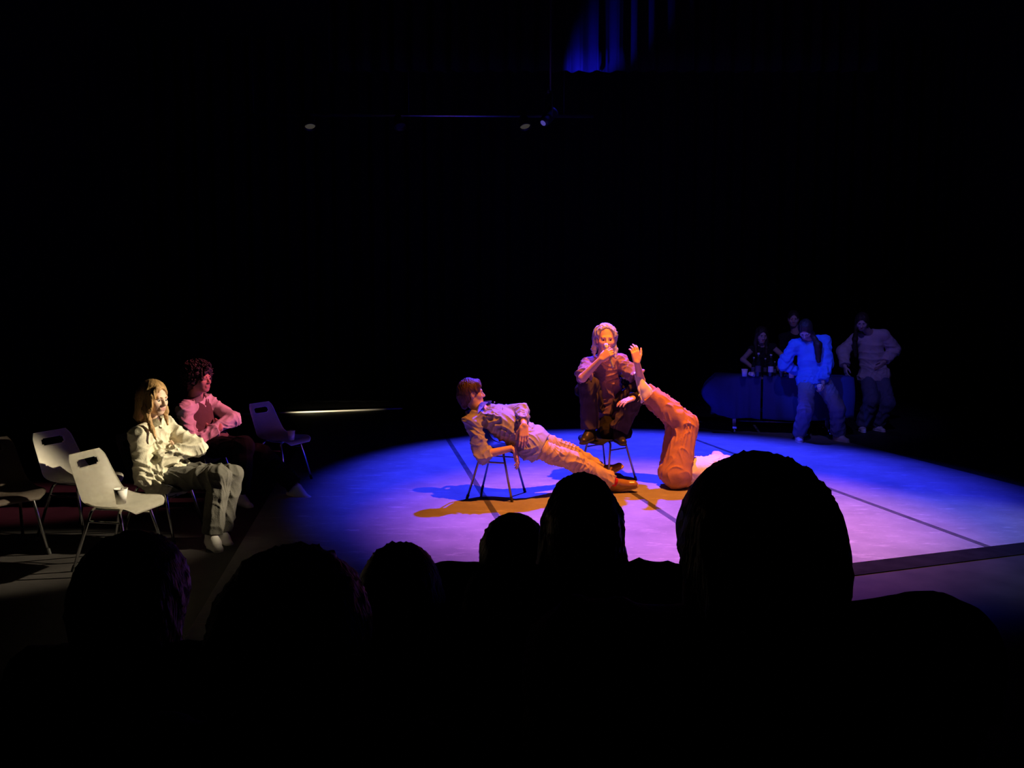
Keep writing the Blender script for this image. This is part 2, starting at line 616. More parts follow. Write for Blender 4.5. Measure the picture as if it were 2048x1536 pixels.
def person(label, P, group=None):
    s = P.get('s', 1.0)
    h = P.get('res', 0.006)
    J = {'s': s}
    pel, neck = np.asarray(P['pel'], float), np.asarray(P['neck'], float)
    up = unit(neck - pel)
    fw = np.asarray(P['fwd'], float)
    A = frame(fw, up) if abs(unit(fw) @ up) < 0.9 else frame(fw, up)
    tf = unit(fw - up * (fw @ up))
    right = np.cross(tf, up)
    J['tu'], J['tf'] = up, tf
    pf = unit(np.asarray(P.get('pfwd', fw), float))
    J['pf'] = pf if 'pfwd' in P else tf
    pr = unit(P['pright']) if 'pright' in P else right
    sr = unit(P['sright']) if 'sright' in P else right
    J['pel'], J['neck'] = pel, neck
    bend = P.get('bend', 0.0)
    J['mid'] = pel * .55 + neck * .45 - tf * bend
    J['chest'] = pel * .32 + neck * .68 - tf * bend * .7
    sw = P.get('sw', .175) * s
    drop = P.get('drop', .065) * s
    for q, sg in (('L', -1), ('R', 1)):
        J['sh' + q] = np.asarray(P['sh' + q], float) if 'sh' + q in P else neck + sr * sg * sw - up * drop + tf * P.get('shf', 0.0)
        J['hip' + q] = pel + pr * sg * .088 * s
    la, lf, lt, ls = .295 * s, .262 * s, .44 * s, .425 * s
    for q in 'LR':
        J['el' + q], J['wr' + q] = two_bone(J['sh' + q], P['w' + q], la, lf, P['e' + q])
        J['kn' + q], J['an' + q] = two_bone(J['hip' + q], P['a' + q], lt, ls, P['k' + q])
    H = np.asarray(P['head'], float)
    HA = frame(P['hf'], P.get('hu', (0, 0, 1)))
    hs = P.get('hs', 0.96)
    fem = P.get('female', False)
    base = V(pel[0], pel[1], P.get('base', 0.0))

    # the body, one continuous surface
    F = Field()
    torso_prims(F, J, -0.012)
    F.cap(H - HA[2] * .06 * hs - HA[1] * .018, neck - up * .01 + tf * .005, (.047 if fem else .056) * s, (.055 if fem else .062) * s, k=.03)
    head_prims(F, H, HA, hs, fem)
    for q in 'LR':
        F.cap(J['sh' + q], J['el' + q], .044 * s, .038 * s, k=.03)
        F.cap(J['el' + q], J['wr' + q], .040 * s, .0255 * s, k=.015, )
        F.cap(J['hip' + q], J['kn' + q], .082 * s, .056 * s, k=.03)
        F.cap(J['kn' + q], J['an' + q], .056 * s, .034 * s, k=.02)
        F.ell(J['kn' + q] * .68 + J['an' + q] * .32 + unit(J['kn' + q] - J['hip' + q]) * -.018, np.eye(3), V(.05, .05, .07) * s, k=.05)
        fd = unit(P['f' + q])
        fu = unit(P.get('fu' + q, (0, 0, 1)))
        F.cap(J['an' + q] - fu * .03 * s, J['an' + q] + fd * .11 * s - fu * .062 * s, .026 * s, .014 * s, k=.015)
        hd = P['h' + q]  # (dir, palm normal, thumb, curl[, spread, thumb_in])
        hand_prims(F, J['wr' + q] + unit(hd[0]) * .008, hd[0], hd[1], hd[2], hd[3], s * .98, *(hd[4:] if len(hd) > 4 else ()))
    tone = P.get('skin', (0.66, 0.42, 0.32))
    body = field_obj('person', F, h, [skin_mat(tone), M_LIPS], None, base, slots=lip_slots(H, HA, hs))
    tag(body, label, 'person', group)

    if P.get('face', True):
        for q in (-1, 1):
            c = H + (HA[0] * q * .032 + HA[1] * .078 + HA[2] * -.010) * hs
            bm = bmesh.new()
            bmesh.ops.create_uvsphere(bm, u_segments=20, v_segments=14, radius=.0125 * hs)
            bm.faces.ensure_lookup_table()
            for fc in bm.faces:
                d = np.array(fc.calc_center_median()) / (.0125 * hs)
                fc.material_index = 1 if d @ HA[1] > .80 else 0
            bm_obj('eye', bm, [M_EYEW, M_IRIS], body, tuple(c - base))
            bm = bmesh.new()
            pts = [H + (HA[0] * q * (.012 + .012 * i) + HA[1] * (.098 - .004 * i * i * .6) + HA[2] * (.010 + .005 * math.sin(i * 1.0))) * hs - base for i in range(4)]
            add_tube(bm, pts, [.0035, .005, .0045, .002], 6)
            bm_obj('eyebrow', bm, P.get('brow', MATS.get('hair ' + P.get('hair_mat', ''), M_IRIS)), body)

    # trousers
    tr = P.get('trousers')
    if tr:
        F = Field()
        o = tr.get('o', .014)
        Jt = dict(J)
        torso_top = pel * (1 - tr.get('rise', .16)) + neck * tr.get('rise', .16)
        F.cap(J['hipL'], J['hipR'], .098 * s + o, k=.05, n=J['pf'], f=1.05)
        F.cap(pel, torso_top, .126 * s + o, .122 * s + o * .8, k=.05, n=J['pf'], f=.80, flat=True)
        w0, w1, w2 = tr.get('w', (.088, .072, .066))
        for q in 'LR':
            kn, an, hp = J['kn' + q], J['an' + q], J['hip' + q]
            an2 = kn + (an - kn) * tr.get('len', .97)
            F.cap(hp, kn, w0 * s + o, w1 * s + o, k=.03, fold=tr.get('fold', .006), freq=48, ph=1.3 + (q == 'L') * 2, env=(.95, .45))
            F.cap(kn, an2, w1 * s + o, w2 * s + o, k=.025, fold=tr.get('fold', .006), freq=44, ph=.4 + (q == 'L') * 3, flat=True)
        to = field_obj('trousers', F, tr.get('res', max(h, .007)), tr['mat'], body, base, (tr.get('wr', .006), tr.get('wrs', 30), tr.get('rs', 3), tr.get('axis')))

    # shirt or sweater
    sh = P.get('shirt')
    if sh:
        F = Field()
        o = sh.get('o', .016)
        hem = pel - up * sh.get('hem', .02) if 'hemp' not in sh else np.asarray(sh['hemp'], float)
        torso_prims(F, J, o, fold=sh.get('fold', .006), hem=hem, seed=sh.get('seed', 0), tuck=sh.get('tuck', False))
        sl = sh.get('sleeve', 1.9)  # 1 = elbow, 2 = wrist
        for q in 'LR':
            S, E, W = J['sh' + q], J['el' + q], J['wr' + q]
            slq = sl if np.isscalar(sl) else sl[q]
            sw0, sw1, sw2 = sh.get('w', (.043, .046, .038))
            if slq <= 1:
                F.cap(S, S + (E - S) * slq, sw0 * s + o, sw1 * s + o, k=.03, fold=sh.get('fold', .006), freq=60, ph=2, flat=True)
            else:
                F.cap(S, E, sw0 * s + o, sw1 * s + o, k=.03, fold=sh.get('fold', .006), freq=55, ph=1, env=(.9, .6))
                C = E + (W - E) * (slq - 1)
                F.cap(E, C, sw1 * s + o, sw2 * s + o * .6, k=.02, fold=sh.get('fold', .006), freq=60, ph=.5, flat=True)
                if sh.get('cuff', True):
                    F.cap(C - unit(W - E) * .035, C, sw2 * s + o * .6 + .004, k=.004, flat=True, flat0=True)
            if 'ring' in sh:
                F.cap(S + (E - S) * (slq - .12), S + (E - S) * slq, sw1 * s + o + .006, k=.004, flat=True, flat0=True)
        # neck opening
        nu = unit(H - HA[2] * .06 * hs - neck)
        F.cap(neck - up * .01, neck + nu * .12, .060 * s + .006, .064 * s + .006, k=.008, op='s')
        so = field_obj('shirt', F, sh.get('res', max(h, .007)), sh['mat'], body, base, (sh.get('wr', .008), sh.get('wrs', 30), sh.get('rs', 5)))
        if sh.get('collar'):
            bm = bmesh.new()
            n = 22
            cA = frame(tf, nu)
            rings = [[], [], []]
            for i in range(n + 1):
                a = math.radians(-90 + 22) + 0 + (2 * math.pi - math.radians(44)) * i / n
                a = math.pi / 2 + math.radians(20) + (2 * math.pi - math.radians(40)) * i / n
                dd = cA[0] * math.cos(a) + cA[1] * math.sin(a)
                fr = 1 - abs(i / n * 2 - 1)          # 0 at the open ends in front
                r = .070 * s
                rings[0].append(bm.verts.new(neck + dd * r - up * .012 - base))
                rings[1].append(bm.verts.new(neck + dd * (r + .006) + nu * (.034 + .012 * fr) - base))
                rings[2].append(bm.verts.new(neck + dd * (r + .040 + .02 * (1 - fr)) - up * (-.004 + .030 * (1 - fr)) - base))
            for a, b in ((0, 1), (1, 2)):
                for i in range(n):
                    bm.faces.new((rings[a][i], rings[a][i + 1], rings[b][i + 1], rings[b][i]))
            bmesh.ops.solidify(bm, geom=list(bm.faces), thickness=.004)
            bm_obj('collar', bm, sh.get('cmat', sh['mat']), so)
        if sh.get('buttons'):
            for i in range(5):
                c = neck + (J['chest'] - neck) * 0
                tt = .12 + .17 * i
                c = neck * (1 - tt) + pel * tt - tf * bend * (.5 + .5 * tt)
                rr = (.150 * s + o) * .76 * (1 - .12 * tt) + .004
                c = c + tf * rr
                bm = bmesh.new()
                bmesh.ops.create_uvsphere(bm, u_segments=8, v_segments=6, radius=.006)
                bm_obj('button', bm, M_PAPERIN, so, tuple(c - base))

    # waistcoat over the shirt
    ve = P.get('vest')
    if ve:
        F = Field()
        torso_prims(F, J, .036, hem=pel - up * .02, shoulders=False)
        for q in 'LR':
            F.cap(neck * .5 + J['sh' + q] * .5 - up * .005, J['chest'] + (J['sh' + q] - neck) * .40, .062, .10, k=.04)
        top = neck + tf * .13 + up * .03
        bot = J['mid'] * .7 + J['chest'] * .3 + tf * .20
        F.cap(top, bot, .080, .012, k=.008, op='s')
        F.cap(top + tf * .05, bot + tf * .05, .080, .012, k=.008, op='s')
        F.cap(neck - up * .04, neck + up * .15, .088, k=.01, op='s')
        field_obj('waistcoat', F, max(h, .007), ve['mat'], body, base, (.003, 20, 9))

    # shoes
    sho = P.get('shoes')
    if sho:
        for q in 'LR':
            an = J['an' + q]
            y = unit(P['f' + q]); SA = frame(y, P.get('fu' + q, (0, 0, 1)))

            def Q(a, b, c):
                return an + (SA[0] * a + SA[1] * b + SA[2] * c) * s
            F = Field()
            F.cap(Q(0, -.03, -.05), Q(0, .05, -.052), .043 * s, .045 * s, k=.03)
            F.cap(Q(0, .05, -.052), Q(0, .165, -.062), .046 * s, .036 * s, k=.03, n=SA[2], f=.85)
            F.cap(Q(0, -.018, -.045), Q(0, -.012, .012), .044 * s, .046 * s, k=.025, flat=True)
            F.cap(Q(0, .015, .0), Q(0, .085, -.035), .034 * s, .026 * s, k=.03)
            lo, hi = an - .3, an + .3
            F.plane(Q(0, 0, -.078), -SA[2], lo, hi)
            so = field_obj('shoe', F, sho.get('res', .0045), sho['mat'], body, base)
            F = Field()
            F.cap(Q(0, -.035, -.082), Q(0, .05, -.082), .045 * s, .046 * s, k=.02)
            F.cap(Q(0, .05, -.082), Q(0, .170, -.082), .048 * s, .037 * s, k=.03)
            F.plane(Q(0, 0, -.072), SA[2], lo, hi)
            F.plane(Q(0, 0, -.092), -SA[2], lo, hi)
            field_obj('sole', F, sho.get('res', .0045), sho.get('sole', M_RUBBER), so, base)
            if sho.get('laces'):
                bm = bmesh.new()
                for i in range(4):
                    yy = .035 + i * .018
                    zz = -.006 - i * .011
                    add_tube(bm, [Q(-.024, yy, zz - .006) - base, Q(0, yy + .004, zz + .006) - base, Q(.024, yy, zz - .006) - base], .0035, 6)
                bm_obj('lace', bm, sho['laces'], so)
        if sho.get('sock'):
            for q in 'LR':
                bm = bmesh.new()
                d = unit(J['kn' + q] - J['an' + q])
                a = J['an' + q]
                add_tube(bm, [a - d * .01 - base, a + d * .05 - base, a + d * .10 - base], [.047 * s, .045 * s, .047 * s], 16)
                bm_obj('sock', bm, sho['sock'], body)

    # hair
    ha = P.get('hair')
    if ha:
        F = Field()

        def P3(x, y, z):
            return H + (HA[0] * x + HA[1] * y + HA[2] * z) * hs
        vol = ha.get('vol', .012)
        F.ell(P3(0, -.016, .037), HA, (V(.077, .096, .089) + vol) * hs, k=.02)
        F.ell(P3(0, -.055, -.02), HA, (V(.062, .055, .075) + vol) * hs, k=.04)
        for a, b, r0, r1 in ha.get('locks', []):
            a = P3(*a) if len(a) == 3 else np.asarray(a[0], float)
            b = P3(*b) if len(b) == 3 else np.asarray(b[0], float)
            F.cap(a, b, r0, r1, k=.025, fold=ha.get('lfold', .002), freq=70)
        for c_, r_ in ha.get('blobs', []):
            F.ell(P3(*c_), HA, V(*r_) * hs, k=.03)
        hl = ha.get('line', .058)
        # the face stays clear
        F.ell(P3(0, .105, hl - .13), HA, V(ha.get('fw', .068), ha.get('fd', .075), .135) * hs, k=.010, op='s')
        if ha.get('ears', True):
            for q in (-1, 1):
                F.ell(P3(q * .085, .012, -.035), HA, V(.028, .04, .05) * hs, k=.008, op='s')
        v, f = None, None
        hm = ha['mat']
        hh = ha.get('res', max(h * .85, .005))
        ho = field_obj('hair', F, hh, hm, body, base, (ha.get('wr', .003), ha.get('wrs', 70), 11) if ha.get('curls') or ha.get('plain') else (ha.get('wr', .003), 120, 11, HA[2] - HA[1] * .25))
        if ha.get('curls'):
            r = np.random.RandomState(4)
            bm = bmesh.new()
            for i in range(ha['curls']):
                d = unit(r.normal(size=3) + V(0, 0, .25))
                q = d * (V(.077, .096, .089) + vol) * hs
                if q[1] > .062 and q[2] < .045:
                    continue
                if q[2] < -.075:
                    continue
                c = P3(0, -.016, .037) + HA.T @ q - base
                t1 = unit(r.normal(size=3)); t2 = unit(np.cross(t1, d)); t1 = unit(np.cross(d, t2))
                rr = r.uniform(.010, .018)
                pts = [c + (t1 * math.cos(a) + t2 * math.sin(a)) * rr + (HA.T @ d) * (.004 + .004 * a) for a in np.linspace(0, 5.0, 8)]
                add_tube(bm, pts, .0045, 5)
            co = bm_obj('curls', bm, hm, ho)
            co['kind'] = 'stuff'
    P['_J'] = J
    P['_body'] = body
    P['_base'] = base
    return body


# ------------------------------------------------------------------ the hall
def plate(name, pts, z0, z1, material, parent=None):
    """a flat slab with the given outline"""
    bm = bmesh.new()
    lo = [bm.verts.new((p[0], p[1], z0)) for p in pts]
    hi = [bm.verts.new((p[0], p[1], z1)) for p in pts]
    bm.faces.new(lo[::-1]); bm.faces.new(hi)
    n = len(pts)
    for i in range(n):
        bm.faces.new((lo[i], lo[(i + 1) % n], hi[(i + 1) % n], hi[i]))
    return bm_obj(name, bm, material, parent, smooth=False)


floor = struct(plate('floor', [(-7.5, -3.5), (8.5, -3.5), (8.5, 16), (-7.5, 16)], -0.2, 0.0, M_FLOOR))
floor['label'] = 'dark painted hall floor around the dance mat'


def front_y(x):
    return 4.29 + 0.3285 * x


MD = unit(V(-0.18, 1, 0))


def along(x75, y):
    return x75 + (y - 7.5) * MD[0] / MD[1]


def seam_front(x75):
    y = 5.0
    for _ in range(20):
        y = front_y(along(x75, y))
    return (along(x75, y), y)


SEAMS = [-2.35, -0.34, 1.10, 3.08, 5.05]
for a, b in zip(SEAMS[:-1], SEAMS[1:]):
    g = 0.004
    plate('mat_strip', [seam_front(a + g), seam_front(b - g), (along(b - g, 12.6), 12.6), (along(a + g, 12.6), 12.6)], 0.0, 0.004, M_MAT, floor)
for a in SEAMS[1:-1]:
    f0 = seam_front(a - .028); f1 = seam_front(a + .028)
    plate('seam_tape', [f0, f1, (along(a + .028, 12.6), 12.6), (along(a - .028, 12.6), 12.6)], 0.004, 0.0056, M_SEAM, floor)
ea, eb = seam_front(SEAMS[0]), seam_front(SEAMS[-1])
plate('edge_tape', [(ea[0], ea[1] - .19), (eb[0], eb[1] - .19), (eb[0], eb[1] + .03), (ea[0], ea[1] + .03)], 0.0005, 0.0065, M_TAPE, floor)


def drape(name, p0, p1, z0, z1, amp, waves, material, thick=0.0, nz=6):
    p0, p1 = V(*p0), V(*p1)
    L = np.linalg.norm(p1 - p0)
    n = waves * 8
    t = unit(p1 - p0); nrm = V(-t[1], t[0])
    bm = bmesh.new()
    rows = []
    for j in range(nz + 1):
        z = z0 + (z1 - z0) * j / nz
        rows.append([])
        for i in range(n + 1):
            u = i / n
            a = amp * (math.sin(2 * math.pi * waves * u + 0.7 * math.sin(5 * u * waves * .37)) + .35 * math.sin(2 * math.pi * waves * 1.9 * u)) * (1 - .35 * j / nz)
            q = p0 + (p1 - p0) * u + nrm * a
            rows[-1].append(bm.verts.new((q[0], q[1], z)))
    for j in range(nz):
        for i in range(n):
            bm.faces.new((rows[j][i], rows[j][i + 1], rows[j + 1][i + 1], rows[j + 1][i]))
    if thick:
        bmesh.ops.solidify(bm, geom=list(bm.faces), thickness=thick)
    return bm_obj(name, bm, material)


struct(drape('wall_back', (-7.5, 15.6), (8.5, 15.6), 0, 7.2, .07, 46, M_BLACK))
struct(drape('wall_left', (-7.4, -3.5), (-7.4, 16), 0, 7.2, .06, 52, M_BLACK))
struct(drape('wall_right', (8.4, -3.5), (8.4, 16), 0, 7.2, .06, 52, M_BLACK))
struct(plate('wall_front', [(-7.5, -3.7), (8.5, -3.7), (8.5, -3.5), (-7.5, -3.5)], 0, 7.2, M_BLACK))
struct(plate('ceiling', [(-7.5, -3.5), (8.5, -3.5), (8.5, 16), (-7.5, 16)], 7.2, 7.4, M_BLACK))
# seating tiers under the audience
struct(plate('floor_tier', [(-3.2, 1.25), (3.2, 1.25), (3.2, 2.0), (-3.2, 2.0)], 0, .30, M_FLOOR))
struct(plate('floor_tier', [(-3.2, 0.35), (3.2, 0.35), (3.2, 1.25), (-3.2, 1.25)], 0, .50, M_FLOOR))
struct(plate('floor_tier', [(-3.2, -3.5), (3.2, -3.5), (3.2, 0.35), (-3.2, 0.35)], 0, .72, M_FLOOR))

# bright strip along the foot of the far drape
tr0, tr1 = on_floor(482, 830), on_floor(805, 818.5)
bm = bmesh.new()
dv = tr1 - tr0
add_box(bm, ((tr0 + tr1) / 2) + V(0, 0, .014), (np.linalg.norm(dv), .05, .028), math.atan2(dv[1], dv[0]), .004)
struct(bm_obj('trim_1', bm, M_ALU, smooth=False))
tc_ = on_floor(660, 824)
spot('added_strip_light', (tc_[0] + .3, tc_[1] - 2.6, .16), tc_ + V(.05, 0, .03), 300, (1.0, 0.85, 0.55), 19, 1.0, .02).scale = (1, .06, 1)  # added low spot to brighten the strip; no lamp stands there

# the border drape high up, lit blue
bo = drape('border_drape', (-2.6, 11.25), (5.2, 11.25), 5.17, 7.2, .05, 30, M_BORDER, .004)
tag(bo, 'short drape hanging from the ceiling, its lower hem lit deep blue', 'drape')


# ------------------------------------------------------------------ lamps and bars
def stage_lamp(loc, aim, label, clamp_z, glow=None, sc=1.0, group='stage lamps on the ceiling bars'):
    e = empty('stage_lamp', loc)
    tag(e, label, 'stage lamp', group)
    d = Vector(aim).normalized()
    M = d.to_track_quat('-Z', 'Y').to_matrix().to_4x4()
    bm = bmesh.new()
    prof = [(.055, .26), (.075, .25), (.085, .20), (.085, .02), (.098, .0), (.098, -.03), (.090, -.03), (.088, .0), (.02, .01)]
    add_lathe(bm, [(r * sc, z * sc) for r, z in prof], 24, M=M)
    bm_obj('housing', bm, M_METALBLK, e)
    bm = bmesh.new()
    add_lathe(bm, [(.001, .012 * sc), (.086 * sc, .012 * sc), (.080 * sc, -.004 * sc), (.05 * sc, -.014 * sc), (.001, -.018 * sc)], 24, M=M)
    bm_obj('lens', bm, glow or M_LENS, e)
    bm = bmesh.new()
    x = (M @ Vector((1, 0, 0, 0))).to_3d()
    c = M @ Vector((0, 0, .12 * sc))
    top = Vector((0, 0, clamp_z - loc[2] - .03))
    add_tube(bm, smooth_path([c + x * .1 * sc, Vector((x.x * .1 * sc, x.y * .1 * sc, top.z - .04)) + Vector((c.x, c.y, 0)), Vector((c.x, c.y, top.z - .04)) - Vector((x.x, x.y, 0)) * .1 * sc, c - x * .1 * sc]), .007, 8)
    bm_obj('yoke', bm, M_METALBLK, e)
    bm = bmesh.new()
    add_tube(bm, [Vector((c.x, c.y, top.z - .05)), Vector((c.x, c.y, top.z + .06))], .018, 10)
    bm_obj('clamp', bm, M_METALBLK, e)
    return e


def bar(p0, p1, label, hang):
    e = empty('lighting_bar', tuple(p0))
    tag(e, label, 'lighting bar')
    bm = bmesh.new()
    d = Vector(p1) - Vector(p0)
    add_tube(bm, [Vector((0, 0, 0)), d], .024, 12)
    bm_obj('pipe', bm, M_DARKTUBE, e)
    for t in hang:
        q = d * t
        bm = bmesh.new()
        add_tube(bm, [q, Vector((q.x, q.y, 7.2 - p0[2]))], .006, 6)
        bm_obj('hanger', bm, M_METALBLK, e)
    return e


bz = at(800, 229, 12.6)
bar((-4.6, 12.6, bz[2]), (1.3, 12.6, bz[2] - .03), 'long lower lighting bar crossing the dark upper left', (.08, .5, .92))
m_glint = mat('painted bar glint', (0.05, 0.05, 0.05), .5)  # weak emission on the lenses stands in for pale glints along the bar
_w = m_glint.node_tree.nodes['Principled BSDF']
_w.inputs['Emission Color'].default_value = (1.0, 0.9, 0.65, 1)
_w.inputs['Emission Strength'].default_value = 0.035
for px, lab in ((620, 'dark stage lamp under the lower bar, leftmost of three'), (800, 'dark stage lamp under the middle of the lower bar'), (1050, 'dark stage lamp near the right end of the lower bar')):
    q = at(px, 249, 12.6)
    stage_lamp((q[0], 12.6, q[2] - .02), (.2, -.35, -1), lab, bz[2], None if px == 800 else m_glint)
q = at(1100, 226, 10.78)
e_ = empty('lighting_pipe', (q[0], q[1], 7.2))
tag(e_, 'vertical pipe dropping from the ceiling to the lamp with the violet glint', 'pipe')
bm = bmesh.new(); add_tube(bm, [(0, 0, 0), (0, 0, q[2] + .30 - 7.2)], .02, 10); bm_obj('pipe', bm, M_METALBLK, e_)
bm = bmesh.new(); add_lathe(bm, [(.06, 0), (.06, -.012), (.022, -.02), (.022, -.05)], 16); bm_obj('ceiling_plate', bm, M_METALBLK, e_)
m_glow = mat('painted violet glint', (0.02, 0.02, 0.08), .6)  # emission stands in for a violet glint on the lamp body
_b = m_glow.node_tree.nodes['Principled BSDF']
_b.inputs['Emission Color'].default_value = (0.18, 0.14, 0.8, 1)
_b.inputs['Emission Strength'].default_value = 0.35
lm = stage_lamp((q[0] + .03, q[1], q[2]), (.56, .43, .70), 'stage lamp with a faint violet glint just left of the blue lit drape', q[2] + .33, None, .85)
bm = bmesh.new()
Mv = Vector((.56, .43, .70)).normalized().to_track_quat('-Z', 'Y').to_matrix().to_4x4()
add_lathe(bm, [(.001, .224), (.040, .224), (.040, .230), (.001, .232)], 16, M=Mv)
bm_obj('glint_disc', bm, m_glow, lm)  # added glowing disc that paints the glint, not a part of the lamp


# ------------------------------------------------------------------ chairs
def chair_meshes():
    prof = [(-.262, .802), (-.250, .760), (-.240, .722), (-.226, .672), (-.208, .610), (-.188, .545), (-.155, .482), (-.095, .447), (-.02, .436),
            (.06, .437), (.13, .446), (.185, .446), (.222, .430), (.238, .404)]
    hw = [.150, .176, .184, .190, .197, .206, .216, .224, .226, .226, .224, .215, .190, .150]
    lift = [.004, .012, .018, .024, .032, .040, .040, .034, .028, .022, .016, .010, .004, .0]

    def cr(p, t):
        i = min(int(t), len(p) - 2)
        f = t - i
        a, b, c, d = p[max(i - 1, 0)], p[i], p[i + 1], p[min(i + 2, len(p) - 1)]
        return .5 * ((2 * b) + (c - a) * f + (2 * a - 5 * b + 4 * c - d) * f * f + (3 * b - a - 3 * c + d) * f ** 3)
    py = [p[0] for p in prof]; pz = [p[1] for p in prof]
    # rows: denser round the hand hole
    ts = [0, .15, .45, .75, 1.05, 1.22, 1.42, 2.28, 2.48, 2.72] + [3 + .5 * k for k in range(21)]
    ts = [t for t in ts if t <= 13]
    us = [-1, -.93, -.8, -.66, -.54, -.45, -.22, 0, .22, .45, .54, .66, .8, .93, 1]
    bm = bmesh.new()
    G = []
    for t in ts:
        y, z, w, l = cr(py, t), cr(pz, t), cr(hw, t), cr(lift, t)
        dy, dz = cr(py, min(t + .05, 13)) - cr(py, max(t - .05, 0)), cr(pz, min(t + .05, 13)) - cr(pz, max(t - .05, 0))
        n = unit(V(-dz, dy))
        if n[1] < -.2 or n[0] < -.6:
            n = -n
        row = []
        for u in us:
            k = l * abs(u) ** 2.4
            row.append(bm.verts.new((w * u, y + n[0] * k, z + n[1] * k)))
        G.append(row)
    for i in range(len(ts) - 1):
        for j in range(len(us) - 1):
            um = (us[j] + us[j + 1]) / 2
            tm = (ts[i] + ts[i + 1]) / 2
            if abs(um) < .45 and 1.22 < tm < 2.48:
                continue
            if abs(um) < .54 and 1.42 < tm < 2.28:
                continue
            bm.faces.new((G[i][j], G[i + 1][j], G[i + 1][j + 1], G[i][j + 1]))
    bmesh.ops.solidify(bm, geom=list(bm.faces), thickness=.008)
    bmesh.ops.recalc_face_normals(bm, faces=list(bm.faces))
    shell = bpy.data.meshes.new('shell')
    bm.to_mesh(shell); bm.free()
    shell.polygons.foreach_set('use_smooth', [True] * len(shell.polygons))
    legs, feet = [], []
    for sx in (-1, 1):
        for fr in (1, -1):
            top = V(sx * .15, fr * .105 + .005, .425)
            bot = V(sx * .205, fr * .215 - .005, .012)
            bm = bmesh.new()
            add_tube(bm, smooth_path([V(sx * .06, top[1] - fr * .01, .428), top + V(0, 0, .002), bot]), .0105, 10)
            me = bpy.data.meshes.new('leg'); bm.to_mesh(me); bm.free()
            me.polygons.foreach_set('use_smooth', [True] * len(me.polygons))
            legs.append(me)
            bm = bmesh.new()
            dd = unit(top - bot)
            add_tube(bm, [bot - dd * .011, bot + dd * .028], .0135, 10)
            me = bpy.data.meshes.new('rubber_foot'); bm.to_mesh(me); bm.free()
            feet.append(me)
    st = []
    for sx in (-1, 1):
        bm = bmesh.new()
        a = V(sx * .15, .11, .425) + (V(sx * .205, .21, .012) - V(sx * .15, .11, .425)) * .2
        b = V(sx * .15, -.10, .425) + (V(sx * .205, -.22, .012) - V(sx * .15, -.10, .425)) * .2
        add_tube(bm, [a, b], .008, 8)
        me = bpy.data.meshes.new('stretcher'); bm.to_mesh(me); bm.free()
        st.append(me)
    fr = []
    for sx in (-1, 1):
        bm = bmesh.new()
        add_tube(bm, [V(sx * .12, .11, .424), V(sx * .12, -.1, .424)], .009, 8)
        me = bpy.data.meshes.new('seat_rail'); bm.to_mesh(me); bm.free()
        fr.append(me)
    return shell, legs, feet, st, fr


CH = chair_meshes()


def chair(loc, dirv, shell_mat, tube_mat, label, group, sc=1.0):
    e = empty('shell_chair', (loc[0], loc[1], loc[2] if len(loc) > 2 else 0), math.atan2(-dirv[0], dirv[1]))
    e.scale = (sc, sc, sc)
    tag(e, label, 'chair', group)

    def put(name, me, m, parent=e):
        me = me.copy() if me.users and len(me.materials) and me.materials[0] is not m else me
        if not len(me.materials):
            me.materials.append(m)
        else:
            me.materials[0] = m
        o = bpy.data.objects.new(name, me)
        return link(o, parent)
    put('shell', CH[0], shell_mat)
    for l, f in zip(CH[1], CH[2]):
        lo = put('leg', l, tube_mat)
        put('rubber_foot', f, M_RUBBER, lo)
    for s_ in CH[3]:
        put('stretcher', s_, tube_mat)
    for s_ in CH[4]:
        put('seat_rail', s_, tube_mat)
    return e


def cup(loc, label, h=.088, tilt=None, group='white paper cups'):
    e = empty('paper_cup', tuple(loc))
    if tilt:
        e.rotation_euler = tilt
    tag(e, label, 'cup', group)
    bm = bmesh.new()
    rb, rt = h * .29, h * .42
    add_lathe(bm, [(rb * .9, .004), (rb, 0), (rt, h), (rt - .0015, h), (rb - .001, .006), (.001, .006)], 24)
    bm_obj('wall', bm, M_PAPER, e)
    bm = bmesh.new()
    pts = [V(math.cos(a) * rt, math.sin(a) * rt, h) for a in np.linspace(0, 2 * math.pi, 25)]
    add_tube(bm, pts, .0024, 6)
    bm_obj('rim', bm, M_PAPER, e)
    return e


GL = 'shell chairs on the left'
ca = at(236, 1012, 5.05)
C_CUP = V(ca[0], ca[1] + .02)
chair(C_CUP, (.985, -.17), M_WPLASTIC, M_CHROME, 'brightly lit cream shell chair with a paper cup on its seat', GL, .95)
c2 = at(160, 945, 5.75)
chair((c2[0], c2[1]), (.97, -.24), M_WPLASTIC, M_CHROME, 'cream shell chair with a hand hole standing empty behind the chair with the cup', GL)
c3 = at(8, 1000, 5.25)
chair((c3[0] - .02, c3[1]), (.80, -.60), M_BROWNPL, M_CHROME, 'dark shell chair cut by the left edge of the picture', GL)
c3b = at(-120, 1040, 4.75)
chair((c3b[0] - .02, c3b[1]), (.93, -.36), M_BROWNPL, M_CHROME, 'shell chair of which only one steel leg shows at the far left edge', GL)
cf = at(566, 885, 7.75)
C_FAR = V(cf[0] - .02, cf[1])
chair(C_FAR, (.93, -.36), M_WPLASTIC, M_CHROME, 'shell chair with a paper cup beyond the man in the waistcoat, dimly lit violet', GL)

# ------------------------------------------------------------------ clothes and hair materials
def fabric(name, c, **k):
    k.setdefault('bump', .25); k.setdefault('bscale', 130)
    return mat(name, c, .88, spec=.15, var=.08, vscale=12, **k)


def hair_mat(name, c, rough=.5):
    return mat('hair ' + name, c, rough, var=.4, vscale=22, bump=.5, bscale=60, stretch=(2.5, 2.5, .5), spec=.4)


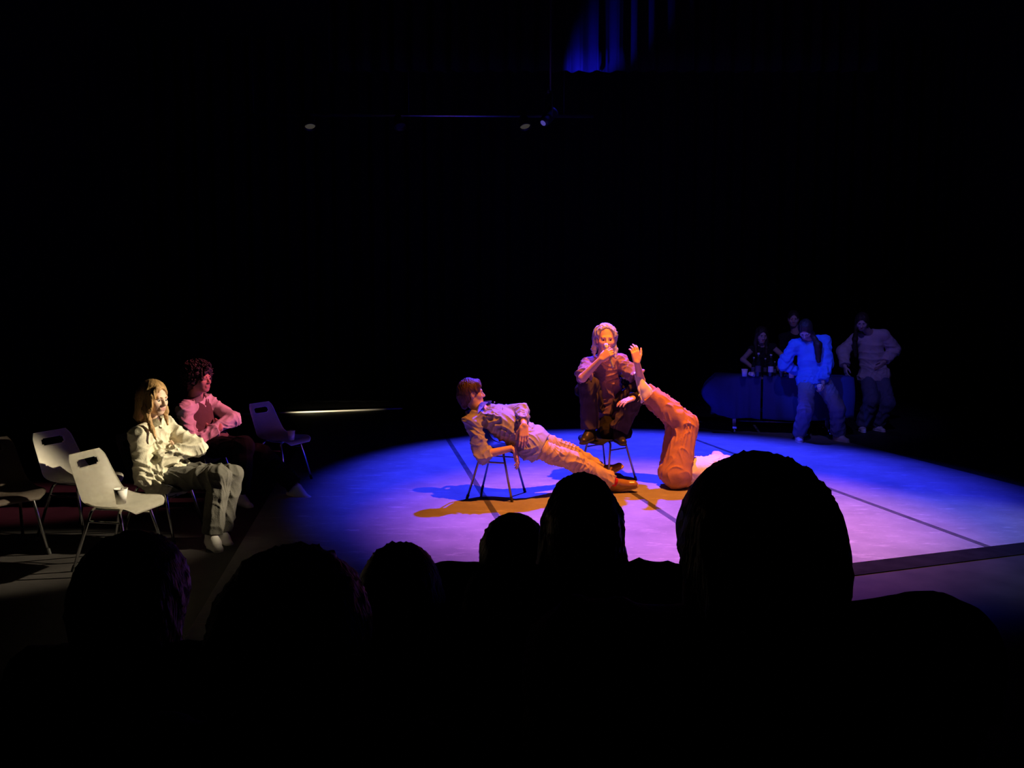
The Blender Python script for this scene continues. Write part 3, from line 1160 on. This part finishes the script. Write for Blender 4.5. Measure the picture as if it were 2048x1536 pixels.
H_BLOND = hair_mat('blond', (.42, .25, .10))
H_DARK = hair_mat('dark', (.035, .022, .016))
H_BROWN = hair_mat('brown', (.12, .06, .035))
H_GREY = hair_mat('grey', (.40, .42, .58))
F_CREAM = fabric('cream cotton', (.70, .66, .52))
F_WHITE = fabric('white cotton', (.78, .76, .74))
F_OLIVE = fabric('olive grey twill', (.13, .125, .11))
F_BLACK = fabric('black cloth', (.007, .007, .008))
F_VEST = fabric('dark waistcoat cloth', (.14, .09, .09))
F_BLUEGREY = fabric('blue grey shirt cloth', (.34, .34, .48))
F_KHAKI = fabric('khaki twill', (.52, .40, .26))
F_PLUM = fabric('faded mauve tee', (.28, .18, .22))
F_CHARC = fabric('charcoal trousers', (.055, .045, .05))
F_RUST = fabric('rust brown trousers', (.48, .24, .15))
F_PINK = fabric('pale shirt', (.80, .72, .70))
F_PALEBL = fabric('bright blue sweatshirt', (.10, .27, .75))
F_JEANS = fabric('blue jeans', (.20, .23, .33))
F_DKJEANS = fabric('dark jeans', (.12, .13, .22))
F_SWEAT = fabric('pale mauve sweater', (.52, .46, .50))
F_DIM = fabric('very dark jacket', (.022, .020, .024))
S_WHITE = mat('white shoe leather', (.78, .75, .72), .5, var=.06)
S_BROWN = mat('brown shoe leather', (.30, .17, .06), .3, spec=.6)
S_BLACK = mat('black shoe leather', (.02, .02, .02), .4)
SOLE_W = mat('white sole rubber', (.8, .77, .72), .6)
SOCK_R = fabric('red sock knit', (.65, .03, .04))

HNG = (0.25, 0.3, 0.35, 0.4)

# ------------------------------------------------------------------ the seated woman
W1 = dict(s=1.02, res=.0056, female=True, pel=at(338, 955, 5.68), neck=at(300, 843, 5.66), fwd=(1, -.22, .1), bend=.06, sw=.148, drop=.075,
          head=at(308, 795, 5.60), hf=(.92, -.36, -.10), hu=(.08, 0, 1), hs=.97, skin=(.74, .50, .37),
          wR=at(350, 906, 5.61), eR=(-.35, -.45, -1), wL=at(324, 914, 5.56), eL=(1, .2, -.35),
          hR=((-.35, 1, .1), (-.9, -.3, .1), (0, 0, 1), 1.0), hL=((-.45, .9, .15), (-.9, -.4, 0), (0, 0, 1), 1.0),
          aR=at(424, 1071, 5.50), kR=(1, 0, .9), aL=at(442, 1064, 5.66), kL=(1, 0, .9), fR=(.55, -.8, 0), fL=(.6, -.75, 0),
          trousers=dict(mat=F_OLIVE, o=.012, w=(.080, .066, .064), fold=.002, wr=.007), shirt=dict(mat=F_CREAM, o=.020, fold=.004, wr=.012, collar=True, hem=.07, sleeve=2.12),
          shoes=dict(mat=S_WHITE, sole=SOLE_W), hair_mat='blond', brow=H_BLOND)
_H, _A = W1['head'], frame(W1['hf'], W1['hu'])


def hp(H, A, s, x, y, z):
    return H + (A[0] * x + A[1] * y + A[2] * z) * s


W1['hair'] = dict(mat=H_BLOND, vol=.013, ears=False, line=.074, wr=.003, lfold=.0005, locks=[
    ((.066, .015, .045), (.080, .010, -.09), .022, .028), ((.080, .010, -.09), (.075, .075, -.22), .026, .016), ((.075, .075, -.22), (.070, .12, -.30), .016, .006),
    ((-.070, .01, .02), (-.080, .03, -.10), .022, .024), ((-.08, .03, -.10), (-.06, .09, -.20), .02, .008),
    ((.05, -.07, .02), (.05, -.085, -.15), .04, .034), ((-.04, -.07, .02), (-.04, -.085, -.16), .04, .034), ((.05, -.085, -.15), (.03, -.08, -.21), .03, .012),
    ((.055, .075, .085), (.074, .062, .02), .012, .012), ((.074, .062, .02), (.078, .055, -.08), .012, .014)])
b_w1 = person('long-haired blonde woman in a cream shirt and grey trousers, seated with arms crossed', W1)
chair((W1['pel'][0] - .05, W1['pel'][1], 0), (1, -.15), M_BPLASTIC, M_CHROME, 'dark shell chair under the blonde woman with crossed arms', GL)

# ------------------------------------------------------------------ the seated man in a waistcoat
M2 = dict(s=1.05, res=.0065, pel=at(416, 890, 7.08), neck=at(388, 796, 7.06), fwd=(1, -.25, .12), bend=.05, sw=.165, drop=.07,
          head=at(398, 757, 7.0), hf=(.95, -.28, .04), hs=1.0, skin=(.62, .36, .28),
          wR=at(440, 856, 6.99), eR=(-.35, -.5, -1), wL=at(420, 862, 6.95), eL=(1, .25, -.25),
          hR=((-.35, 1, .1), (-.9, -.3, 0), (0, 0, 1), 1.0), hL=((-.45, .9, .1), (-.9, -.4, 0), (0, 0, 1), 1.0),
          aR=at(480, 992, 6.78), kR=(1, -.2, .9), aL=at(592, 973, 7.12), kL=(1, .1, .8), fR=(.7, -.7, 0), fL=(.80, -.42, -.20), fuL=(.2, 0, 1),
          trousers=dict(mat=F_BLACK, o=.012), shirt=dict(mat=F_WHITE, o=.018, fold=.004, wr=.010, collar=True, sleeve=1.9), vest=dict(mat=F_VEST),
          shoes=dict(mat=S_WHITE, sole=SOLE_W), hair_mat='dark', brow=H_DARK,
          hair=dict(mat=H_DARK, vol=.030, ears=False, line=.050, wr=.014, wrs=75, curls=230, res=.007))
b_m2 = person('curly-haired man in a pale shirt and dark waistcoat, seated with arms crossed', M2)
chair((M2['pel'][0] - .05, M2['pel'][1], 0), (1, -.2), M_BPLASTIC, M_CHROME, 'dark shell chair under the man in the waistcoat', GL)

# ------------------------------------------------------------------ cups on chairs
cup(V(*at(243, 1018, 4.93)[:2], .448), 'white paper cup on the front edge of the cream chair seat', .098)
cup(V(*at(583, 893, 7.62)[:2], .450), 'white paper cup on the violet lit chair beyond the seated man', .092)

# ------------------------------------------------------------------ the reclining man on stage
GS = 'dark shell chairs on the stage'
chair((-.14, 7.10, .004), (.95, -.30), M_BPLASTIC, M_DARKTUBE, 'dark shell chair under the man stretched out on the stage', GS)
R3 = dict(s=1.08, res=.005, pel=at(1062, 884, 7.06), neck=at(962, 822, 7.10), fwd=(.50, -.25, .85), sw=.175, bend=-.01,
          shR=at(942, 845, 6.97), shL=at(990, 824, 7.30),
          head=at(943, 786, 7.12), hf=(.95, .20, .10), hu=(-.22, 0, 1), hs=1.02, skin=(.70, .45, .36),
          wR=at(1026, 896, 6.86), eR=(-.5, -.2, -1), hR=((.42, -.1, -.9), (-.9, .1, -.4), (0, 1, 0), (.35, .4, .45, .5)),
          wL=at(1048, 850, 6.84), eL=(.5, .3, .35), hL=((-.02, -.30, -1), (-.15, .95, 0), (-1, 0, 0), (.15, .2, .25, .3), .05),
          aR=at(1240, 970, 7.22), kR=(.25, -.1, 1), aL=at(1222, 948, 7.72), kL=(.1, .3, 1),
          fR=(.93, -.15, .12), fuR=(-.12, -.75, .66), fL=(.80, .1, .45), fuL=(-.45, -.1, .85),
          trousers=dict(mat=F_KHAKI, o=.008, rise=.10, w=(.088, .070, .064), fold=.004, wr=.010, wrs=34, len=.93), pfwd=(.35, -.25, .9),
          shirt=dict(mat=F_BLUEGREY, o=.018, fold=.005, wr=.014, wrs=30, collar=True, buttons=True, sleeve={'L': 1.78, 'R': 1.28}, hem=.10, seed=1),
          shoes=dict(mat=S_BROWN, sole=mat('tan sole', (.5, .33, .2), .6), laces=M_PAPERIN, sock=SOCK_R), hair_mat='brown', brow=H_BROWN,
          hair=dict(mat=H_BROWN, vol=.016, ears=True, line=.060, wr=.004, locks=[((.06, .05, .08), (.072, .03, .01), .02, .012), ((.0, .07, .10), (.055, .075, .055), .022, .016), ((0, -.09, -.02), (0, -.08, -.11), .05, .03)]))
b_r3 = person('man in blue-grey shirt and khaki trousers sprawled back on the stage chair, red socks', R3)

# ------------------------------------------------------------------ the man with the microphone squatting on a chair
chair((.97, 7.80, .004), (-.75, -.66), M_BPLASTIC, M_DARKTUBE, 'dark shell chair under the man with the microphone', GS)
MD4 = unit(V(.66, -.22, .60)); MM4 = unit(V(.28, -.30, -.92))
MN4 = unit(np.cross(MD4, MM4))
wr4 = at(1202, 718, 7.42)
M4 = dict(s=1.08, res=.0052, pel=at(1212, 817, 8.02), neck=at(1207, 713, 7.80), fwd=(-.02, -1, .05), sw=.152, drop=.07, bend=.03,
          head=at(1211, 677, 7.70), hf=(.03, -1, -.03), hs=1.12, skin=(.72, .46, .34),
          wR=wr4, eR=(-.8, -.5, -1), hR=(MD4, MN4, -MM4, (1.15, 1.15, 1.2, 1.2), .0, .5),
          wL=at(1274, 725, 7.44), eL=(.8, -.3, -1), hL=((-.18, 0, 1), (-.25, .95, .1), (1, 0, 0), (.55, .5, .55, .6), .05, .1),
          aR=at(1180, 860, 7.66), kR=(-.35, -1, .5), aL=at(1236, 862, 7.66), kL=(.45, -1, .5), fR=(-.45, -.85, -.1), fL=(.15, -1, -.1),
          trousers=dict(mat=F_CHARC, o=.016, fold=.003, wr=.010, axis=(0, .2, 1)), shirt=dict(mat=F_PLUM, o=.018, fold=.004, wr=.012, sleeve=.84, w=(.046, .058, .05), ring=True, hem=.06),
          shoes=dict(mat=S_BLACK), hair_mat='grey', brow=H_GREY,
          hair=dict(mat=H_GREY, plain=True, vol=.014, ears=True, line=.102, fw=.084, fd=.098, wr=.007, wrs=80, blobs=[((.070, -.04, .02), (.040, .065, .080)), ((-.070, -.04, .02), (.040, .065, .080))], locks=[
              ((.070, -.06, .02), (.090, -.07, -.10), .034, .030), ((-.070, -.06, .02), (-.090, -.07, -.10), .034, .030),
              ((-.090, -.07, -.10), (-.098, -.05, -.175), .028, .012), ((.090, -.07, -.10), (.09, -.06, -.16), .024, .012), ((0, -.09, -.02), (0, -.10, -.14), .05, .03)]))
b_m4 = person('grey-haired man squatting on a stage chair, speaking into a microphone with one hand raised', M4)
J4 = M4['_J']

# microphone
hc = J4['wrR'] + MD4 * .084 + MN4 * .032
mic = empty('microphone', tuple(hc))
tag(mic, 'silver handheld microphone at the squatting man\'s mouth', 'microphone')
Mq = Vector(MM4).to_track_quat('-Z', 'Y').to_matrix().to_4x4()
bm = bmesh.new()
add_lathe(bm, [(.010, -.145), (.012, -.14), (.0125, -.04), (.016, .03), (.018, .05), (.016, .055)], 16, M=Mq)
bm_obj('handle', bm, mat('grey microphone handle', (.55, .53, .52), .35, .5), mic)
bm = bmesh.new()
add_lathe(bm, [(.017, .05), (.024, .06), (.0265, .075), (.025, .09), (.018, .103), (.006, .108)], 16, M=Mq)
bm_obj('grille', bm, mat('microphone grille', (.7, .68, .66), .4, .8, bump=.6, bscale=300), mic)

# ------------------------------------------------------------------ the person tucked behind him
H6 = dict(s=1.0, res=.0065, pel=V(1.06, 8.16, .66), neck=V(1.06, 8.00, 1.08), fwd=(0, -1, .1), sw=.175,
          head=V(1.04, 7.95, 1.20), hf=(0, -1, -.4), skin=(.68, .42, .32), hs=.95,
          wL=at(1266, 797, 7.50), eL=(1, .2, .1), hL=((-.88, -.42, -.22), (-.05, .25, -1), (0, 1, 0), (.35, .3, .3, .35), .10),
          wR=V(.86, 8.12, .70), eR=(-.4, .6, -.2), hR=((0, -1, 0), (0, 0, -1), (1, 0, 0), .3),
          aR=V(.98, 8.17, .53), kR=(0, -1, 0), aL=V(1.13, 8.17, .53), kL=(0, -1, 0), fR=(0, .9, -.4), fL=(0, .9, -.4), fuR=(0, .4, .9), fuL=(0, .4, .9),
          trousers=dict(mat=F_BLACK, o=.010), shirt=dict(mat=F_DIM, o=.016, sleeve=1.95), shoes=dict(mat=S_BLACK), hair_mat='dark',
          hair=dict(mat=H_DARK, vol=.010, line=.06), face=False)
b_h6 = person('person in a dark striped sleeve hidden behind the squatting man, hand on his knee', H6)
J6 = H6['_J']
for off in (-.7, .35):
    bm = bmesh.new()
    d = unit(J6['wrL'] - J6['elL'])
    s1 = unit(np.cross(d, V(0, 0, 1))); s2 = np.cross(s1, d)
    pts = []
    for t in np.linspace(.05, .92, 8):
        r = .070 + (.052 - .070) * t
        n = math.cos(off) * (s1 if s1[1] < 0 else -s1) + math.sin(off) * s2
        pts.append(J6['elL'] + (J6['wrL'] - J6['elL']) * t + n * r - H6['_base'])
    add_tube(bm, pts, .007, 6)
    bm_obj('sleeve_stripe', bm, F_WHITE, b_h6)

# ------------------------------------------------------------------ the person lying on the floor, feet up against him
p5 = at(1352, 955, 7.50); p5[2] = .145
P5 = dict(s=1.12, res=.0056, pel=p5, neck=p5 + V(.56, .10, .02), fwd=(.0, -.06, 1), sw=.18,
          head=p5 + V(.76, .12, .03), hf=(.08, 0, 1), hu=(1, .1, -.05), skin=(.68, .44, .34),
          wL=p5 + V(.82, -.24, -.03), eL=(.2, -1, 0), hL=((1, -.2, 0), (0, 0, 1), (0, 1, 0), .3), wR=p5 + V(.82, .46, -.03), eR=(.2, 1, 0), hR=((1, .2, 0), (0, 0, 1), (0, -1, 0), .3),
          aL=at(1298, 785, 7.58), kL=(1, -.05, .25), aR=at(1284, 778, 7.76), kR=(1, .05, .25), pright=(0.1, 1, 0),
          fL=(-.25, -.05, 1), fuL=(1, -.15, .35), fR=(-.25, -.05, 1), fuR=(1, -.15, .25),
          trousers=dict(mat=F_RUST, o=.022, w=(.104, .078, .068), fold=.003, wr=.012, wrs=34, axis=(.1, 0, 1), len=.95),
          shirt=dict(mat=F_PINK, o=.026, fold=.006, wr=.012, tuck=True, sleeve=1.9), shoes=dict(mat=S_WHITE, sole=SOLE_W, laces=F_WHITE), hair_mat='brown', brow=H_BROWN,
          hair=dict(mat=H_BROWN, vol=.012, line=.06))
b_p5 = person('person in rust trousers lying on the floor, white shoes raised against the squatting man', P5)

# ------------------------------------------------------------------ table, cloths and what stands on it
TC = at(1562, 756, 11.32); TZ = .84
TRZ = -.26
tb = empty('trestle_table', (TC[0], TC[1], .004), TRZ)
tag(tb, 'wheeled table under dark cloths at the back of the stage', 'table')
TL, TD = .93, .36
bm = bmesh.new(); add_box(bm, (0, 0, TZ - .03), (2 * TL - .02, 2 * TD - .02, .03), 0, .004); bm_obj('tabletop', bm, M_BROWNPL, tb, smooth=False)
for sx in (-1, 1):
    bm = bmesh.new(); add_box(bm, (sx * (TL - .28), 0, .42), (.05, .09, .70), 0, .006); lg = bm_obj('leg', bm, M_DARKTUBE, tb, smooth=False)
    bm = bmesh.new(); add_box(bm, (sx * (TL - .28), 0, .085), (.06, 2 * TD + .04, .04), 0, .008); bm_obj('foot_bar', bm, M_CHROME, lg, smooth=False)
    for sy in (-1, 1):
        bm = bmesh.new()
        Mr = Matrix.Rotation(math.pi / 2, 4, 'Y')
        add_lathe(bm, [(.012, -.014), (.030, -.014), (.033, -.008), (.033, .008), (.030, .014), (.012, .014)], 16, c=(sx * (TL - .28), sy * (TD - .0), .034), M=Mr)
        cs = bm_obj('castor', bm, M_CHROME, tb)
bm = bmesh.new(); add_tube(bm, [(-(TL - .28), 0, .14), (TL - .28, 0, .14)], .018, 8); bm_obj('crossbar', bm, M_DARKTUBE, tb)


def cloth(xs, xe, drop, label, lift, seed, flare):
    """cloth over one end of the table: a top and a hanging skirt on three sides"""
    r = np.random.RandomState(seed)
    sg = 1 if xe > xs else -1
    per = []
    n1, n2 = 40, 22
    for i in range(n1 + 1):
        per.append((xs + (xe - xs) * i / n1, -TD, 0, -1))
    for i in range(1, n2):
        per.append((xe, -TD + 2 * TD * i / n2, sg, 0))
    for i in range(n1 + 1):
        per.append((xe + (xs - xe) * i / n1, TD, 0, 1))
    bm = bmesh.new()
    rows = []
    nr = 12
    ph = r.uniform(0, 6, 4)
    N = len(per)
    for j in range(nr + 1):
        t = j / nr
        row = []
        for i, (x, y, nx, ny) in enumerate(per):
            u = i / N * 2.6
            cx = max(0, 1 - math.hypot(x - xe, y + TD) / .26)   # near the front corner of the end
            cb = max(0, 1 - math.hypot(x - xe, y - TD) / .26)
            k = max(cx, cb)
            w = .012 * math.sin(11 * u + ph[0]) + .009 * math.sin(23 * u + ph[1]) + .006 * math.sin(41 * u + ph[2])
            out = .008 + t * (.035 + w * 1.4) + flare * k * math.sin(math.pi * min(1, t * 1.15)) * 1.0
            # corner direction
            dx, dy = nx, ny
            if k > 0:
                dx, dy = nx + sg * k * .9, ny * (1 - .2 * k)
                l = math.hypot(dx, dy); dx, dy = dx / l, dy / l
            z = TZ + lift - drop * t * (1 - .12 * k) - .012 * math.sin(7 * u + ph[3]) * t
            row.append(bm.verts.new((x + dx * out, y + dy * out, z if j else TZ + lift)))
        rows.append(row)
    for j in range(nr):
        for i in range(N - 1):
            bm.faces.new((rows[j][i], rows[j][i + 1], rows[j + 1][i + 1], rows[j + 1][i]))
    # top
    for i in range(n1):
        a, b = rows[0][i], rows[0][i + 1]
        c, d = rows[0][N - 2 - i], rows[0][N - 1 - i]
        bm.faces.new((a, b, c, d))
    mid = [rows[0][i] for i in range(n1, n1 + n2 + 0)]
    bm.faces.new(rows[0][n1:n1 + n2 + 0])
    bmesh.ops.recalc_face_normals(bm, faces=list(bm.faces))
    bmesh.ops.solidify(bm, geom=list(bm.faces), thickness=.002)
    o = bm_obj('tablecloth', bm, M_CLOTH, None, (TC[0], TC[1], .004))
    o.rotation_euler = (0, 0, TRZ)
    tag(o, label, 'tablecloth', 'dark tablecloths')


cloth(-.30, -TL, .62, 'dark blue cloth over the left end of the table, its corner flaring out', .002, 2, .20)
cloth(-.27, TL, .62, 'dark blue cloth over the right half of the table', .004, 5, .02)


def tpos(px, py_, back=0.0):
    """a place on the table top below the given direction"""
    r = FW + RT * ((px - CX) / FPX) + UP3 * ((CY - py_) / FPX)
    q = V(0, 0, CAMH) + r * ((TZ + .01 - CAMH) / r[2])
    return V(q[0], q[1], TZ + .0105)


def bottle(px, py_, h, label, lab=False):
    e = empty('bottle', tuple(tpos(px, py_)))
    tag(e, label, 'bottle', 'dark bottles on the table')
    s = h / .30
    bm = bmesh.new()
    add_lathe(bm, [(.030 * s, 0), (.036 * s, .006 * s), (.036 * s, .17 * s), (.030 * s, .20 * s), (.014 * s, .235 * s), (.0125 * s, .285 * s), (.0150 * s, .288 * s), (.0150 * s, .30 * s), (.011 * s, .30 * s)], 20)
    bm_obj('glass', bm, M_GLASS, e)
    bm = bmesh.new()
    add_lathe(bm, [(.0366 * s, .06 * s), (.0368 * s, .062 * s), (.0368 * s, .138 * s), (.0366 * s, .14 * s)], 20)
    bm_obj('label', bm, M_LABELP if lab else mat('dark bottle label', (.10, .10, .12), .6), e)
    bm = bmesh.new()
    add_lathe(bm, [(.0155 * s, .286 * s), (.016 * s, .288 * s), (.016 * s, .306 * s), (.013 * s, .308 * s)], 16)
    bm_obj('cap', bm, M_LABELP, e)
    return e


bottle(1507, 751, .26, 'dark bottle on the table, leftmost of the row')
bottle(1516, 753, .33, 'tall dark bottle on the table in front of the long-haired woman')
bottle(1530, 750, .24, 'small dark bottle on the table, third from the left')
bottle(1541, 753, .31, 'dark bottle with a pale label on the table', True)
bottle(1563, 754, .29, 'dark bottle on the table nearest the person in the bright blue top')
bottle(1549, 751, .20, 'short dark bottle at the back of the table')
cup(tpos(1489, 753), 'upright white paper cup near the left end of the table', .105)
t2 = tpos(1499, 752); t2[2] += .034
cup(t2, 'white paper cup lying on its side near the left end of the table', .085, (0, math.radians(97), .5))
cup(tpos(1583, 756), 'white paper cup on the table beside the person in the bright blue top', .105)

# ------------------------------------------------------------------ people by the table
B7 = dict(s=1.04, res=.0075, pel=at(1627, 757, 10.42), neck=at(1618, 676, 10.38), fwd=(-.15, -1, -.1), sw=.185, base=.004, bend=.02,
          head=at(1611, 659, 10.24), hf=(-.35, -.62, -.85), hs=1.0, skin=(.50, .36, .33),
          wR=at(1596, 744, 10.62), eR=(-1, -.1, 0), hR=((.5, .5, -.6), (.5, -.5, 0), (0, 0, 1), .4),
          wL=at(1646, 764, 10.22), eL=(.8, .5, 0), hL=((-.15, -.35, -1), (-.9, .1, 0), (0, -1, .2), (.8, .8, .85, .9)),
          aR=at(1598, 869, 10.45), kR=(-.2, -1, 0), aL=at(1676, 868, 10.45), kL=(.2, -1, 0), fR=(-.25, -1, 0), fL=(.3, -1, 0),
          trousers=dict(mat=F_JEANS, o=.018, w=(.09, .078, .074)), shirt=dict(mat=F_PALEBL, o=.028, fold=.008, wr=.008, wrs=24, sleeve=1.92, hem=.05, w=(.048, .054, .045)),
          shoes=dict(mat=S_WHITE, sole=SOLE_W, res=.006), hair_mat='dark', brow=H_DARK,
          hair=dict(mat=H_DARK, vol=.014, ears=False, line=.06, locks=[((-.06, .02, .03), (-.075, .0, -.09), .03, .03), ((-.07, .0, -.08), ([*at(1636, 690, 10.22)],), .032, .04),
                                                                   (([*at(1636, 690, 10.22)],), ([*at(1637, 722, 10.24)],), .055, .03), ((.065, -.01, .02), (.07, -.03, -.1), .028, .02)]))
b_b7 = person('person in a bright blue lit sweatshirt with head bowed, standing in front of the table', B7)
J7 = B7['_J']
hd7 = unit(V(-.15, -.35, -1))
cq = J7['wrL'] + hd7 * .09 + V(-.04, -.01, -.03)
cup(cq, 'white paper cup held by the person in the bright blue top', .085, (.5, -.3, 0))

B8 = dict(s=.98, res=.008, female=True, pel=at(1528, 757, 12.05), neck=at(1524, 689, 11.95), fwd=(-.05, -1, -.15), sw=.165,
          head=at(1523, 670, 11.88), hf=(.0, -1, -.2), hs=.98, skin=(.52, .40, .36),
          wR=at(1508, 738, 11.62), eR=(-1, .1, 0), hR=((.1, -1, -.2), (0, 0, -1), (1, 0, 0), .15), wL=at(1556, 734, 11.62), eL=(1, .1, 0), hL=((-.1, -1, -.2), (0, 0, -1), (-1, 0, 0), .15),
          aR=V(3.75, 12.1, .095), kR=(0, -1, 0), aL=V(3.98, 12.1, .095), kL=(0, -1, 0), fR=(-.1, -1, 0), fL=(.1, -1, 0),
          trousers=dict(mat=F_BLACK), shirt=dict(mat=F_DIM, o=.010, sleeve=.12), shoes=dict(mat=S_BLACK, res=.008), hair_mat='dark', brow=H_DARK,
          hair=dict(mat=H_DARK, vol=.014, ears=False, line=.062, locks=[((.07, 0, .03), (.085, .01, -.12), .03, .032), ((-.07, 0, .03), (-.085, .01, -.12), .03, .032),
                                                                    ((.085, .01, -.12), (.08, .08, -.30), .032, .016), ((-.085, .01, -.12), (-.08, .08, -.30), .032, .016), ((0, -.08, 0), (0, -.09, -.2), .06, .04)]))
person('long-haired woman with bare arms leaning on the table behind the bottles', B8)

B9 = dict(s=1.06, res=.009, pel=at(1598, 757, 12.35), neck=at(1591, 664, 12.35), fwd=(-.3, -1, 0), sw=.185,
          head=at(1587, 637, 12.28), hf=(-.3, -1, -.12), hs=1.0, skin=(.56, .40, .36),
          wR=at(1570, 760, 12.2), eR=(-.8, .3, 0), hR=((0, -.2, -1), (1, 0, 0), (0, -1, 0), .3), wL=at(1622, 760, 12.25), eL=(.8, .3, 0), hL=((0, -.2, -1), (-1, 0, 0), (0, -1, 0), .3),
          aR=V(4.5, 12.4, .095), kR=(0, -1, 0), aL=V(4.74, 12.4, .095), kL=(0, -1, 0), fR=(-.1, -1, 0), fL=(.1, -1, 0),
          trousers=dict(mat=F_BLACK), shirt=dict(mat=F_DIM, o=.016), shoes=dict(mat=S_BLACK, res=.008), hair_mat='dark', brow=H_DARK,
          hair=dict(mat=H_DARK, vol=.010, line=.062))
person('tall person in black standing behind the table, only the face lit', B9)

B10 = dict(s=1.02, res=.0078, female=True, pel=at(1748, 752, 11.45), neck=at(1738, 665, 11.38), fwd=(-.22, -1, -.12), sw=.185, bend=.02, base=.004,
           head=at(1724, 643, 11.20), hf=(-.40, -.78, -.42), hs=.98, skin=(.52, .40, .38),
           wR=at(1690, 733, 11.18), eR=(-.9, .2, 0), hR=((.0, -.4, -1), (1, 0, 0), (0, -1, 0), .4), wL=at(1768, 724, 11.32), eL=(1, .35, .1), hL=((-.6, -.3, -.6), (-.6, .6, 0), (0, 0, 1), .3),
           aR=at(1724, 850, 11.36), kR=(-.1, -1, 0), aL=at(1753, 849, 11.46), kL=(.1, -1, 0), fR=(-.3, -1, 0), fL=(.1, -1, 0),
           trousers=dict(mat=F_DKJEANS, o=.020, w=(.09, .080, .08)), shirt=dict(mat=F_SWEAT, o=.034, fold=.004, wr=.007, wrs=22, sleeve=1.92, hem=.05, w=(.044, .056, .048)),
           shoes=dict(mat=S_WHITE, sole=SOLE_W, res=.006), hair_mat='dark', brow=H_DARK,
           hair=dict(mat=H_DARK, vol=.014, ears=False, line=.062, locks=[((.065, .01, .02), (.07, .03, -.08), .03, .03), ((.07, .03, -.08), ([*at(1710, 678, 11.12)],), .03, .035),
                                                                     (([*at(1710, 678, 11.12)],), ([*at(1711, 712, 11.16)],), .038, .02), ((-.068, -.01, .02), (-.07, -.03, -.1), .028, .02)]))
person('woman in pale sweater and jeans right of the table, one hand on hip', B10)


# ------------------------------------------------------------------ the audience in silhouette
def spectator(px, top, d, label, hs=1.0, vol=.008, long=False, neck_drop=.12, sw=.19, s=1.0, seat=.3, jacket=F_DIM, drop=.03, tilt=0.0, res=.011):
    T = at(px, top, d)
    H = T - V(0, 0, (.124 + vol) * hs)
    nk = H - V(0, .03, neck_drop)
    pz = max(seat + .11, nk[2] - .56 * s)
    pel = V(nk[0], nk[1] - .06, pz)
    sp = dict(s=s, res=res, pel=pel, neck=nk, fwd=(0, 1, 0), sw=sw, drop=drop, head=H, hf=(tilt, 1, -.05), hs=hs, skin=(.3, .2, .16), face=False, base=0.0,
              wR=pel + V(.14, .36, .10), eR=(1, 0, -.4), wL=pel + V(-.14, .36, .10), eL=(-1, 0, -.4),
              hR=((0, 1, 0), (0, 0, -1), (-1, 0, 0), .3), hL=((0, 1, 0), (0, 0, -1), (1, 0, 0), .3),
              aR=V(pel[0] + .12, pel[1] + .50, max(pz - .40, .10)), kR=(0, 1, .8), aL=V(pel[0] - .12, pel[1] + .50, max(pz - .40, .10)), kL=(0, 1, .8), fR=(0, 1, 0), fL=(0, 1, 0),
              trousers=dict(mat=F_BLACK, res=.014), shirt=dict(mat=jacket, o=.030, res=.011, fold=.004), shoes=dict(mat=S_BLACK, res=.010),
              hair=dict(mat=H_DARK, vol=vol, ears=not long, res=.008, wr=.003, locks=([((0, -.07, 0), (0, -.07, -.2), .075, .06), ((.06, -.02, .02), (.075, -.02, -.18), .035, .04), ((-.06, -.02, .02), (-.075, -.02, -.18), .035, .04)] if long else [])))
    return person(label, sp, None)


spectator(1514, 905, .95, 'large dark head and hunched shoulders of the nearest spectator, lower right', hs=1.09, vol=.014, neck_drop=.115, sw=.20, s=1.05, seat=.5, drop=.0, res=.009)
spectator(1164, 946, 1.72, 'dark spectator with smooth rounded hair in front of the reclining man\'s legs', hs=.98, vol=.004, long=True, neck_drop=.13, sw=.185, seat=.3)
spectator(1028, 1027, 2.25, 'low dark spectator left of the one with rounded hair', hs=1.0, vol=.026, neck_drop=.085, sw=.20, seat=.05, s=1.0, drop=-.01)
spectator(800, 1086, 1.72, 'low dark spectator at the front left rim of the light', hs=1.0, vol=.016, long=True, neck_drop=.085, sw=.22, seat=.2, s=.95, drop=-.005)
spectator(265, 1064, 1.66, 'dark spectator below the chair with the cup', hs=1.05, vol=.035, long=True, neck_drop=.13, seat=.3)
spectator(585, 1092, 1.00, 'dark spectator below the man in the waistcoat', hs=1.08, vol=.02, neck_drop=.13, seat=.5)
